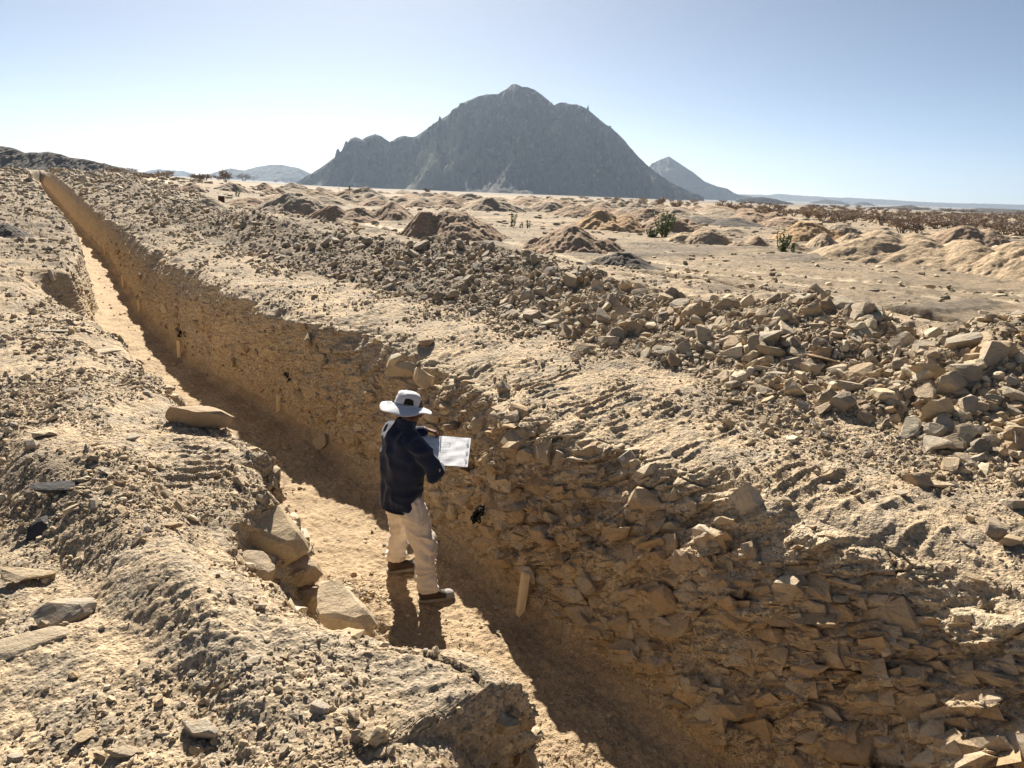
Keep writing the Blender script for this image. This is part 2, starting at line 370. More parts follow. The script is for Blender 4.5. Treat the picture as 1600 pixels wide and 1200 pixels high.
# light wheel ruts across the plain, as pixel-free world lines worked out once
def poly_dist(X, Y, pts):
    D = np.full(X.shape, 1e9)
    for (a, b), (c, d) in zip(pts[:-1], pts[1:]):
        vx, vy = c - a, d - b; t = np.clip(((X - a) * vx + (Y - b) * vy) / (vx * vx + vy * vy), 0, 1)
        D = np.minimum(D, np.hypot(X - a - t * vx, Y - b - t * vy))
    return D
def build_plain():
    rs = [3.0]
    while rs[-1] < 14000: rs.append(rs[-1] * (1 + (.0085 if rs[-1] < 900 else .03) / Q))
    Rr = np.array(rs)
    azs = np.concatenate([np.arange(-180, -42, 3.), np.arange(-42, 42, .11 / Q), np.arange(42, 180.1, 3.)])
    A = np.radians(azs)
    R, AA = np.meshgrid(Rr, A, indexing='ij'); X = R * np.sin(AA); Y = R * np.cos(AA)
    Z = land(X, Y)
    fade = 1 - sst(300, 900, R)
    Z = Z + (fb2(X * .9, Y * .9, 4, 81, .55) * .07 + np.abs(n2(X * 3.4, Y * 3.4, 82)) * .035) * sst(3, 9, R) * fade
    # windrows and scrapes left by the machines
    th = rad(62); a = X * math.sin(th) + Y * math.cos(th); b = X * math.cos(th) - Y * math.sin(th)
    st = fb2(a * .10, b * .75, 4, 83, .5)
    zone = sst(8, 13, R) * (1 - sst(45, 90, R))
    Z = Z + sst(.02, .30, st) * .06 * zone
    grey = sst(.06, .26, st) * zone * .8
    grey = np.maximum(grey, sst(.15, .5, fb2(X * .05, Y * .11, 5, 84, .6)) * .8 * sst(14, 40, R) * (1 - sst(500, 1500, R)))
    trk = np.zeros_like(Z)
    for pts in TRACKS:
        for off in (-.85, .85):
            q = [(x + off * .55, y + off * .8) for x, y in pts]
            dd = poly_dist(X, Y, q) + n2(X * .8, Y * .8, 85) * .1
            k = 1 - sst(.22, .50, dd); trk = np.maximum(trk, k); Z = Z - .07 * k
    u, v = xy2uv(X, Y)
    ins = sst(-9.2, -8, u) * (1 - sst(96.5, 98, u)) * sst(-12.7, -11.8, v) * (1 - sst(8.6, 9.3, v))
    Z = Z - ins * 2.2 * (1 - sst(3.0, 3.0001, ins))
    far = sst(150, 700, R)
    me = mesh_np('desert_plain', np.stack([X, Y, Z], -1).reshape(-1, 3), grid_faces(len(Rr), len(A))[:, ::-1], M_PLAIN, True, {'grey': grey, 'track': trk, 'far': far})
    tag(link(bpy.data.objects.new('desert_plain', me)), 'sandy desert plain reaching to the foot of the mountains', kind='structure')
TRACKS = [[at(p[0], p[1], 1.4) for p in ((205, 283), (290, 318), (400, 333), (480, 348), (560, 367), (690, 394), (800, 418), (960, 455), (1200, 500))],
          [at(p[0], p[1], 1.4) for p in ((400, 320), (520, 345), (640, 372), (760, 385), (900, 402), (1100, 425), (1400, 455), (1600, 470))]]
build_plain()
print('plain', round(time.time() - T0, 1))

# ------------------------------------------------------------------ mountains
def rock_mat(name, c1, c2, c3, s):
    b = NB(name); p = b.pos()
    k = b.mix(b.ramp(b.noise(p, s, 7, .65), .38, .62), c1, c2)
    k = b.mix(b.ramp(b.noise(p, s * 6, 6, .7), .55, .72, 0, .7), k, c3)
    k = b.mix(b.attr('scree'), k, (.55, .53, .33)); b.col(k)
    b.bump(b.noise(p, s * 9, 8, .75), 1.0, .35 / s * .12)
    return b.m
def hill(name, label, pts, D, base, depth, mat, amp=.10, nx=260, ny=120, slope=.62, fr=1.0, seed=0, kind='structure', conc=1.0, scree=None):
    az = np.array([azel(*p)[0] for p in pts]); el = np.array([azel(*p)[1] for p in pts])
    xs = D * np.tan(az); hs = D / np.cos(az) * el + H - base
    hs = np.maximum(hs, 0)
    hm = hs.max()
    x = np.linspace(xs[0] - hm * .25, xs[-1] + hm * .25, nx); y = np.linspace(-depth, depth, ny)
    X, Y = np.meshgrid(x, y, indexing='ij')
    s = 1 / (hm * .55) * fr
    wx = X + n2(X * s * .8, Y * s * .8, seed + 1) * hm * .22 * np.clip(np.abs(Y) / (hm * .5) - .15, 0, 1)
    prof = np.interp(wx, xs, hs, left=0, right=0)
    ridge = n2(X * s * .5, X * 0, seed + 2) * hm * .15
    ay = np.abs(Y - ridge)
    wdt = np.maximum(prof, hm * .02) / slope
    t = np.clip(1 - ay / wdt, 0, 1)
    Z = prof * t ** conc
    rg = fb2(X * s * 1.6, Y * s * .9, 6, seed + 5, .55, True)
    Z = Z + (rg - .45) * amp * hm * np.clip(t * 1.6, 0, 1) * np.clip(ay / (hm * .28) - .02, .0, 1) * np.clip(prof / (hm * .4), .15, 1)
    Z = Z + fb2(X * s * 9, Y * s * 9, 4, seed + 9, .6) * hm * .028 * np.clip(t * 3, 0, 1) * np.clip(ay / (hm * .10), .22, 1)
    Z = Z * np.clip((prof > 0) * 1.0, 0, 1) - 3 * (1 - np.clip(t * 20, 0, 1)) - hm * .004
    if scree: Z = Z + (fb2(X * s * 3.2 + Y * s * .5, Y * s * .45, 4, seed + 40, .55, True) - .5) * .10 * hm * np.clip(t * 2.2, 0, 1) * np.clip(ay / (hm * .3), .0, 1)
    Z = np.minimum(Z, np.interp(X, xs, hs, left=0, right=0) + (n2(X * s * 14, Y * s * 14, seed + 77) + .3) * hm * .005)      # no pinnacles above the crest line
    at_ = {}
    if scree: sx = X - (scree[0] * D - Y * .25 - 120); at_['scree'] = np.exp(-(sx / 95) ** 2) * sst(-520, -330, Y) * (1 - sst(-260, -120, Y)) * np.clip(.7 + n2(X * .012, Y * .012, 99), 0, 1)
    me = mesh_np(name, np.stack([X, Y + D, Z + base], -1).reshape(-1, 3), grid_faces(nx, ny), mat, False, at_)
    return tag(link(bpy.data.objects.new(name, me)), label, kind=kind)
MR = rock_mat('mountain_rock', (.07, .062, .056), (.15, .13, .105), (.34, .295, .235), .006)
MR2 = rock_mat('hill_rock', (.16, .135, .11), (.23, .19, .15), (.30, .245, .19), .02)
MR3 = rock_mat('far_rock', (.14, .12, .10), (.17, .145, .12), (.2, .17, .14), .0015)
MAIN = [(462,287),(470,281),(500,262),(530,240),(548,216),(556,213),(566,217),(575,212),(588,208),(598,213),(610,222),(622,213),(632,211),(645,213),(650,212),(665,201),(680,190),(700,178),(722,160),(745,150),(760,146),(778,146),(790,139),(800,132),(806,131),(816,136),(825,137),(838,143),(850,152),(865,165),(872,161),(880,160),(892,163),(900,162),(915,168),(928,177),(940,187),(958,199),(975,215),(988,231),(1000,245),(1025,268),(1050,285),(1085,301),(1100,307)]
D0 = 3000
hill('mountain', 'massive dark rocky mountain rising alone behind the plain', MAIN, D0, -16, 860, MR, .34, 760, 460, .62, 1.5, 3, conc=1.15, scree=(-0.085, .75))
hill('pointed_mountain', 'small pointed mountain behind the right foot of the big one', [(985,300),(1018,254),(1030,249),(1045,244),(1060,254),(1080,266),(1100,282),(1120,290),(1135,293),(1148,301),(1160,304),(1175,306)], 5600, -25, 700, MR3, .08, 200, 90, .7, 1.2, 12)
hill('dark_hill', 'long low dark rocky hill at the far left', [(-160,262),(-90,240),(-40,230),(0,227),(20,230),(40,238),(62,237),(75,236),(95,240),(110,245),(135,248),(160,254),(185,260),(200,264),(225,269),(245,274)], 420, 1.5, 90, MR2, .12, 360, 120, .5, 1.0, 21)
hill('blue_hill', 'pair of rounded hazy blue hills left of the mountain', [(300,281),(335,268),(362,262),(380,266),(400,260),(425,256),(440,257),(465,261),(480,268),(500,278),(520,290)], 6500, -30, 800, MR3, .05, 200, 80, .5, 1.0, 31)
hill('blue_hill', 'faint low blue hills at the far left horizon', [(205,274),(232,266),(248,263),(262,265),(285,266),(300,270),(330,279)], 8200, -35, 700, MR3, .05, 140, 60, .5, 1.0, 37)
hill('low_hill', 'low dark rocky knoll right of the pointed mountain', [(1150,312),(1170,309),(1190,307),(1205,309),(1220,313),(1240,317)], 2600, -14, 120, MR3, .1, 120, 50, .6, 1.0, 41)
hill('low_hill', 'small blue hills between the knoll and the far range', [(1255,321),(1270,315),(1290,311),(1310,313),(1330,319),(1345,315),(1355,315),(1370,321),(1385,324)], 6000, -30, 300, MR3, .06, 120, 50, .6, 1.0, 43)
hill('low_hill', 'long low dark rise on the right horizon', [(1340,330),(1380,323),(1425,320),(1445,327),(1480,328),(1530,325),(1570,326),(1620,329),(1700,334)], 1900, -10, 120, MR3, .1, 160, 50, .3, 1.0, 47)
hill('far_range', 'faint pale blue mountain range on the right horizon', [(1080,308),(1160,303),(1200,304),(1215,302),(1250,305),(1300,308),(1340,309),(1380,311),(1440,315),(1500,317),(1560,318),(1640,321),(1720,326)], 10500, -60, 700, MR3, .04, 200, 50, .4, 1.0, 53)

# ------------------------------------------------------------------ rocks
def ico(sub):
    bm = bmesh.new(); bmesh.ops.create_icosphere(bm, subdivisions=max(sub, 1), radius=1)
    V = np.array([v.co[:] for v in bm.verts]); Fc = np.array([[v.index for v in f.verts] for f in bm.faces]); bm.free(); return V, Fc
_IC = {k: ico(k) for k in (1, 2, 3, 4)}   # Blender's first level is the 12 point one
def rock_shape(seed, sub=1, flat=.5, cuts=7):
    r = np.random.RandomState(seed); V, Fc = _IC[sub]; V = V.copy()
    A = np.linalg.qr(r.randn(3, 3))[0]; V = V @ A.T
    for k in range(cuts):
        n = r.randn(3); n /= np.linalg.norm(n); o = r.uniform(.38, .72)
        d = V @ n; m = d > o; V[m] -= np.outer(d[m] - o, n)
    n = np.array([r.uniform(-.15, .15), r.uniform(-.15, .15), 1]); n /= np.linalg.norm(n)   # split along its bedding
    for sg in (1, -1):
        d = V @ n * sg; m = d > flat; V[m] -= np.outer((d[m] - flat) * .93, n) * sg
    if sub > 1:
        V += V * (n3(V[:, 0] * 2.2 + seed, V[:, 1] * 2.2, V[:, 2] * 2.2, 91) * .09 + n3(V[:, 0] * 7 + seed, V[:, 1] * 7, V[:, 2] * 7, 92) * .035)[:, None]
    V *= np.array([1, r.uniform(.6, .85), 1.]); V -= (V.max(0) + V.min(0)) / 2
    return V / np.abs(V[:, 0]).max(), Fc
def stone_mat():
    b = NB('quarried_stone'); p = b.pos()
    oi = b.n('ShaderNodeObjectInfo').outputs['Random']
    t = b.mth('FRACT', b.mth('ADD', b.attr('tone'), oi))
    r = b.n('ShaderNodeValToRGB'); b.l(t, r.inputs[0]); e = r.color_ramp.elements; r.color_ramp.interpolation = 'LINEAR'
    cs = [(0, (.42, .31, .19)), (.16, (.60, .475, .31)), (.34, (.27, .22, .165)), (.5, (.44, .375, .29)), (.64, (.38, .26, .15)), (.8, (.68, .575, .41)), (.92, (.23, .19, .15)), (1, (.42, .31, .19))]
    e[0].position = 0; e[0].color = (*cs[0][1], 1); e[1].position = 1; e[1].color = (*cs[-1][1], 1)
    for q, c in cs[1:-1]: x = e.new(q); x.color = (*c, 1)
    c = b.mix(b.ramp(b.noise(p, 9, 6, .7), .5, .64, 0, .75), r.outputs[0], (.46, .35, .22))
    c = b.mix(b.ramp(b.noise(p, 60, 4, .7), .5, .75, 0, .5), c, (.14, .11, .08)); b.col(c)
    b.b.inputs['Roughness'].default_value = .85
    n1 = b.bump(b.noise(b.scl(p, (1, 1, 3)), 22, 6, .7), .7, .02); b.bump(b.noise(p, 110, 4, .7), .5, .004, n1)
    return b.m
M_STONE = stone_mat()
rs = np.random.RandomState(11)
# cells of the built ground, from which stones take place, height and slope
Pc = (P_[:-1, :-1] + P_[1:, 1:]) * .5
_a = P_[1:, :-1] - P_[:-1, :-1]; _b = P_[:-1, 1:] - P_[:-1, :-1]; _n = np.cross(_a, _b); AR = np.linalg.norm(_n, axis=-1); NR = _n / np.maximum(AR[..., None], 1e-12)
if NR[..., 2].mean() < 0: NR = -NR
AR *= 1.0
Uc = np.broadcast_to(U_[:-1, None], AR.shape); Vc = V_[:-1, :-1]; Sc = S_[:-1, :-1]
CAMP = np.array([0, 0, H]); DD = np.linalg.norm(Pc - CAMP, axis=-1)
az_ = np.arctan2(Pc[..., 0], Pc[..., 1]); VIS = (np.abs(az_) < rad(52)) & (Pc[..., 1] > .0)
bankL = (Sc < 4.0) & (Vc > -12.5); bankR = (Sc > 10.2) & (Sc < 12.9); bermM = (Sc >= 12.9) & (Sc < 15.2); flo = (Sc > 5.2) & (Sc < 8.0); wlR = (Sc >= 8.03) & (Sc <= 10.2); wlL = (Sc >= 4) & (Sc <= 5.2)
n_a = n2(Pc[..., 0] * 1.1, Pc[..., 1] * 1.1, 101); n_b = n2(Pc[..., 0] * 3.3, Pc[..., 1] * 3.3, 102); clump = np.clip(.45 + 1.3 * n_a + .8 * n_b, .03, 2.2)
bermU = 1 - .62 * sst(1.5, 5, Uc) - .25 * sst(5, 14, Uc)
toe = sst(11.4, 12.9, Sc)
rubz = np.exp(-((Vc + 1.3) / .3) ** 2) * sst(-1.7, -1.1, Uc) * (1 - sst(.5, 1.4, Uc)) * flo
litL = np.exp(-((Uc - 3.5) / 2.4) ** 2) * np.clip(1.2 + Vc * .12, 0, 1) * bankL
def density(cls):
    L, R, B, Fl, Wr, Wl = {'a': (2300, 2300, 900, 420, 60, 60), 'b': (260, 420, 1000, 60, 34, 30), 'c': (22, 50, 230, 4.0, 7, 8), 'd': (.7, 2.4, 52, .12, 1.0, .4)}[cls]
    w = (bankL * L * np.where((DD < 4.2) & (cls == 'd'), 0, 1) * np.where((DD < 3.2) & (cls == 'c'), .4, 1) * (1 + 1.6 * litL) + bankR * R * (.4 + 1.6 * toe ** 1.5) + flo * Fl * (1 + 30 * rubz)) * clump + bermM * B * bermU * (.65 + .35 * clump) + wlR * Wr + wlL * Wl
    return w
def place(cls, smin, smax, dmax, ppow=2.2):
    w = density(cls) * AR * VIS * (1 - sst(dmax * .7, dmax, DD)); tot = w.sum(); n = int(tot)
    cs = np.cumsum(w.ravel()); k = np.searchsorted(cs, rs.rand(n) * cs[-1]); k = np.clip(k, 0, w.size - 1)
    q = rs.rand(n); size = (smin ** (-ppow) + q * (smax ** (-ppow) - smin ** (-ppow))) ** (-1 / ppow)
    return k, size
def rots(n, tilt, N):
    """random turn, laid roughly along the ground's slope"""
    N = N + rs.randn(n, 3) * tilt; N /= np.linalg.norm(N, axis=1)[:, None]
    a = rs.randn(n, 3); X = np.cross(a, N); X /= np.linalg.norm(X, axis=1)[:, None]; Y = np.cross(N, X)
    return np.stack([X, Y, N], -1)
def scatter(name, label, sets, sub, mat):
    Vs, Fs, Ts = [], [], []; base = 0
    shapes = [rock_shape(500 + i + sub * 50, sub, [.20, .30, .42][i % 3], 9 if sub > 1 else 5) for i in range(14)]
    for k, size, tilt in sets:
        n = len(k); pos = Pc.reshape(-1, 3)[k]; N = NR.reshape(-1, 3)[k]; R = rots(n, tilt, N); tone = rs.rand(n)
        dk = bermM.ravel()[k] & (Uc.ravel()[k] > 2.2 + rs.rand(n) * 3) & (rs.rand(n) < .9); tone = np.where(dk, np.where(rs.rand(n) < .5, .31 + .06 * rs.rand(n), .89 + .06 * rs.rand(n)), tone)
        var = rs.randint(0, len(shapes), n)
        for i, (sv, sf) in enumerate(shapes):
            m = var == i; c = m.sum()
            if not c: continue
            an = np.array([1, 1, 1]) * size[m][:, None] * .5 * (1 + rs.randn(c, 3) * .12)
            vv = np.einsum('nij,nkj->nki', R[m], sv[None] * an[:, None, :]) + (pos[m] + N[m] * (size[m] * .10)[:, None])[:, None, :]
            Vs.append(vv.reshape(-1, 3)); Fs.append((sf[None] + (np.arange(c) * len(sv))[:, None, None] + base).reshape(-1, 3)); base += c * len(sv)
            Ts.append(np.repeat(tone[m], len(sv)))
    me = mesh_np(name, np.concatenate(Vs), np.concatenate(Fs), mat, False, {'tone': np.concatenate(Ts)})
    o = tag(link(bpy.data.objects.new(name, me)), label, kind='stuff'); print(name, base, 'verts'); return o
ka, sa = place('a', .009, .027, 7.5); kb, sb = place('b', .022, .06, 15); kc, sc_ = place('c', .05, .12, 42)
kd, sd_ = place('d', .105, .25, 45, 2.4)
scatter('pebbles', 'loose pebbles and grit strewn over the banks', [(ka, sa, .35)], 1, M_STONE)
scatter('stones', 'countless broken stones lying on the spoil and banks', [(kb, sb, .35), (kc, sc_, .4)], 1, M_STONE)
def plain_clods():
    n = 9000; r = np.exp(rs.uniform(math.log(9), math.log(130), n)); a = rs.uniform(rad(-36), rad(40), n); x = r * np.sin(a); y = r * np.cos(a); u, v = xy2uv(x, y)
    m = ((v > 8.6) | (v < -12.2)) & (rs.rand(n) < np.clip(.5 + 1.6 * n2(x * .25, y * .4, 131), .04, 1)); x, y, r = x[m], y[m], r[m]; n = len(x)
    size = (.0028 * r + .012) * (.6 + rs.rand(n) ** 3 * 2.6); pos = np.stack([x, y, land(x, y) + size * .1], -1); tone = rs.rand(n); Vs, Fs, Ts = [], [], []; base = 0
    for i in range(6):
        sv, sf = rock_shape(1500 + i, 1, .5, 6); k = np.arange(n) % 6 == i; c = k.sum(); th = rs.rand(c) * 6.28; co, si = np.cos(th), np.sin(th); S3 = sv[None] * (size[k][:, None, None] * .5) * np.array([1.3, 1, .8])
        vv = np.stack([S3[..., 0] * co[:, None] - S3[..., 1] * si[:, None], S3[..., 0] * si[:, None] + S3[..., 1] * co[:, None], S3[..., 2]], -1) + pos[k][:, None]
        Vs.append(vv.reshape(-1, 3)); Fs.append((sf[None] + (np.arange(c) * len(sv))[:, None, None] + base).reshape(-1, 3)); base += c * len(sv); Ts.append(np.repeat(tone[k], len(sv)))
    tag(link(bpy.data.objects.new('plain_stones', mesh_np('plain_stones', np.concatenate(Vs), np.concatenate(Fs), M_STONE, False, {'tone': np.concatenate(Ts)}))), 'stones and clods sprinkled over the desert plain', kind='stuff')
plain_clods()
fb_ = (bankL | bankR | bermM | (Sc > 15)) & (DD > 8); wf = fb_ * AR * VIS * sst(8, 12, DD) * np.clip(.45 + 1.5 * n_a, .05, 1.8) * np.clip(60 / DD, 0, 4); cs_ = np.cumsum(wf.ravel()); kf = np.clip(np.searchsorted(cs_, rs.rand(12000) * cs_[-1]), 0, wf.size - 1)
scatter('clods', 'earth clods and stones on the banks farther along the trench', [(kf, (.0035 * DD.ravel()[kf]) * (.6 + rs.rand(len(kf)) ** 2 * 1.9), .4)], 1, M_STONE)
def wallmat():
    b = NB('bedrock_slab'); p = b.pos(); t = b.attr('tone'); r = b.n('ShaderNodeValToRGB'); b.l(t, r.inputs[0]); e = r.color_ramp.elements
    cs = [(0, (.50, .37, .225)), (.2, (.64, .54, .40)), (.4, (.44, .32, .20)), (.55, (.60, .44, .265)), (.7, (.54, .48, .39)), (.85, (.54, .42, .28)), (1, (.38, .31, .23))]
    e[0].position = 0; e[0].color = (*cs[0][1], 1); e[1].position = 1; e[1].color = (*cs[-1][1], 1)
    for q, c in cs[1:-1]: x = e.new(q); x.color = (*c, 1)
    c = b.mix(b.ramp(b.noise(p, 3.1, 5, .65), .42, .62, 0, .8), r.outputs[0], (.46, .325, .19)); c = b.mix(b.ramp(b.noise(p, 40, 5, .7), .48, .72, 0, .6), c, (.21, .14, .08)); b.col(c)
    b.b.inputs['Roughness'].default_value = .9
    n1 = b.bump(b.noise(b.scl(p, (1, 1, 4)), 26, 6, .72), .8, .02); b.bump(b.noise(p, 120, 4, .7), .5, .004, n1); return b.m
M_WROCK = wallmat()
DIP = lambda u: np.interp(u, [-3, -1, 0, 3], [.62, .50, .35, .15])
def bedded(name, label, specs, sub, mask, embed):
    """slabs standing proud of the cut face, laid along its bedding"""
    Vs, Fs, Ts = [], [], []; base = 0; shapes = [rock_shape(700 + i, sub, .62, 10) for i in range(12)]
    for dens, smin, smax, thick, tl in specs:
        w_ = mask * dens * AR * VIS; n = int(w_.sum()); cs = np.cumsum(w_.ravel()); k = np.clip(np.searchsorted(cs, rs.rand(n) * cs[-1]), 0, w_.size - 1)
        q = rs.rand(n); size = (smin ** -1.6 + q * (smax ** -1.6 - smin ** -1.6)) ** (-1 / 1.6); pos = Pc.reshape(-1, 3)[k]; N = NR.reshape(-1, 3)[k]
        uu = Uc.ravel()[k]; dip = DIP(uu) + n2(uu * .8, pos[:, 2] * 1.1, 120) * .30
        X = np.array([DU[0], DU[1], 0])[None] * np.cos(dip)[:, None] + np.array([0, 0, -1.])[None] * np.sin(dip)[:, None] + rs.randn(n, 3) * tl
        X /= np.linalg.norm(X, axis=1)[:, None]; hn = N * [1, 1, .25]; hn /= np.linalg.norm(hn, axis=1)[:, None]; Y = hn - X * (hn * X).sum(1)[:, None]; Y /= np.linalg.norm(Y, axis=1)[:, None]; Z = np.cross(X, Y); Rm = np.stack([X, Y, Z], -1)
        tone = rs.rand(n); var = rs.randint(0, 12, n)
        for i, (sv, sf) in enumerate(shapes):
            m = var == i; c = m.sum()
            if not c: continue
            an = size[m][:, None] * .5 * np.stack([rs.uniform(.8, 1.2, c), rs.uniform(.6, .9, c), thick * rs.uniform(.6, 1.5, c)], 1)
            vv = np.einsum('nij,nkj->nki', Rm[m], sv[None] * an[:, None, :]) + (pos[m] - hn[m] * (size[m] * embed)[:, None])[:, None, :]
            Vs.append(vv.reshape(-1, 3)); Fs.append((sf[None] + (np.arange(c) * len(sv))[:, None, None] + base).reshape(-1, 3)); base += c * len(sv); Ts.append(np.repeat(tone[m], len(sv)))
    o = tag(link(bpy.data.objects.new(name, mesh_np(name, np.concatenate(Vs), np.concatenate(Fs), M_WROCK, False, {'tone': np.concatenate(Ts)}))), label, kind='stuff'); print(name, base); return o
lowz = sst(.0, .12, Pc[..., 2] - ZF_[:-1, None]); nw = np.clip(.6 + 1.4 * n2(Uc * 1.3, Pc[..., 2] * 2.2, 121), .05, 1.6)
topz = 1 - .9 * sst(9.0, 9.75, Sc + .35 * n2(Uc * 1.7, Uc * 0, 125)); wn = wlR * (1 - sst(.2, 1.6, Uc)) * lowz * topz; wm = wlR * (1 - sst(3.0, 6.5, Uc)) * lowz * topz
bedded('wall_slabs', 'thin broken slabs of bedded rock standing out of the trench wall', [(110, .12, .32, .26, .05), (380, .05, .15, .24, .08), (600, .02, .06, .33, .15)], 1, wn * (.35 + .65 * nw), .21)
bedded('wall_blocks', 'jointed rock blocks in the trench walls', [(56, .16, .34, .42, .07), (60, .06, .16, .5, .12)], 2, (wm * (1 - .7 * sst(-.9, -1.9, Uc)) * (.3 + .7 * nw) + wlL * .6 * (Uc < 3)), .29)
bedded('wall_chips', 'small stones embedded in the earth of the trench walls', [(320, .018, .055, .7, .5)], 1, (wlR * (1 - sst(7, 16, Uc)) * nw * (.3 + .7 * lowz) + wlL * .6 * (Uc < 6)), .12)
# the largest stones are objects of their own
ROCKS = []
for i in range(16):
    v, f = rock_shape(900 + i, 3 if i < 8 else 2, [.20, .27, .34, .46][i % 4], 12)
    ROCKS.append(mesh_np('rock', v, f, M_STONE, False, {'tone': np.zeros(len(v))}))
def rock(x, y, z, size, label, group=None, flat=None, rot=None, N=(0, 0, 1), i=None, tilt=.2, mat=None, cat='rock'):
    o = bpy.data.objects.new('rock', ROCKS[rs.randint(16) if i is None else i]); link(o)
    R = Matrix(rots(1, tilt, np.array([N], float))[0].tolist()).to_4x4()
    if rot: R = Euler([rad(a) for a in rot]).to_matrix().to_4x4()
    s = np.ones(3) * size * .5 if np.isscalar(size) else np.array(size) * .5
    o.matrix_world = Matrix.Translation((x, y, z)) @ R @ Matrix.Diagonal((*s, 1))
    if mat:
        o.data = o.data.copy(); o.data.materials[0] = mat
    return tag(o, label, cat, group)
big = np.argsort(-(sd_ / DD.ravel()[kd])); NI = 262
for q in big[:NI]:
    k = kd[q]; p = Pc.reshape(-1, 3)[k]; n = NR.reshape(-1, 3)[k]; s = Sc.ravel()[k]
    u_, part = Uc.ravel()[k], ''
    sec = 'at its right end' if u_ < -.9 else 'behind the track prints' if u_ < 1 else 'right above the worker' if u_ < 3.2 else 'just beyond the worker' if u_ < 6 else 'far along the trench'
    a = sd_[q] * (.9 + .3 * rs.rand()); vi = rs.randint(16); sh_ = ['flat', 'flattish', 'blocky', 'chunky'][vi % 4]; szw = 'large' if a > .2 else 'medium' if a > .145 else 'small'
    hgt = 'crest' if 13.7 < s < 14.3 else 'near face' if s <= 13.7 else 'back'
    if s < 4: lb, gr = '%s pale stone loose on the left bank, %s' % (sh_, 'in the near foreground' if u_ < -1 else 'level with the worker' if u_ < 2 else 'beyond the big boulder'), 'loose stones on the left bank'
    elif s < 8.1: lb, gr = 'stone fallen onto the trench floor', 'stones on the trench floor'
    elif s < 10.5: lb, gr = '%s rock sticking out of the %s part of the right wall, %s' % (sh_, 'upper' if s > 9.2 else 'lower', sec.replace('track prints', 'nearest stake').replace('behind', 'above').replace('far along the trench', 'farther along')), 'rocks in the trench wall'
    elif s < 12.9: lb, gr = '%s %s stone lying on earth before the rubble bank, %s' % (szw, sh_, sec), 'stones beside the spoil bank'
    else: lb, gr = '%s %s rock on the rubble bank %s %s' % (szw, sh_, hgt, sec), 'rocks in the spoil bank'
    rock(*(p + n * a * .08), a, lb, gr, N=n, tilt=.35, i=vi)
scatter('rubble', 'smaller broken rocks filling the spoil bank', [(kd[big[NI:]], sd_[big[NI:]], .4)], 2, M_STONE)
def gz(px, py, z0=1.5):
    """the spot where a pixel's line of sight meets the built ground"""
    z = z0
    for _ in range(12):
        x, y = at(px, py, z); z = z * .5 + .5 * strip_z(*xy2uv(x, y))
    return x, y, z
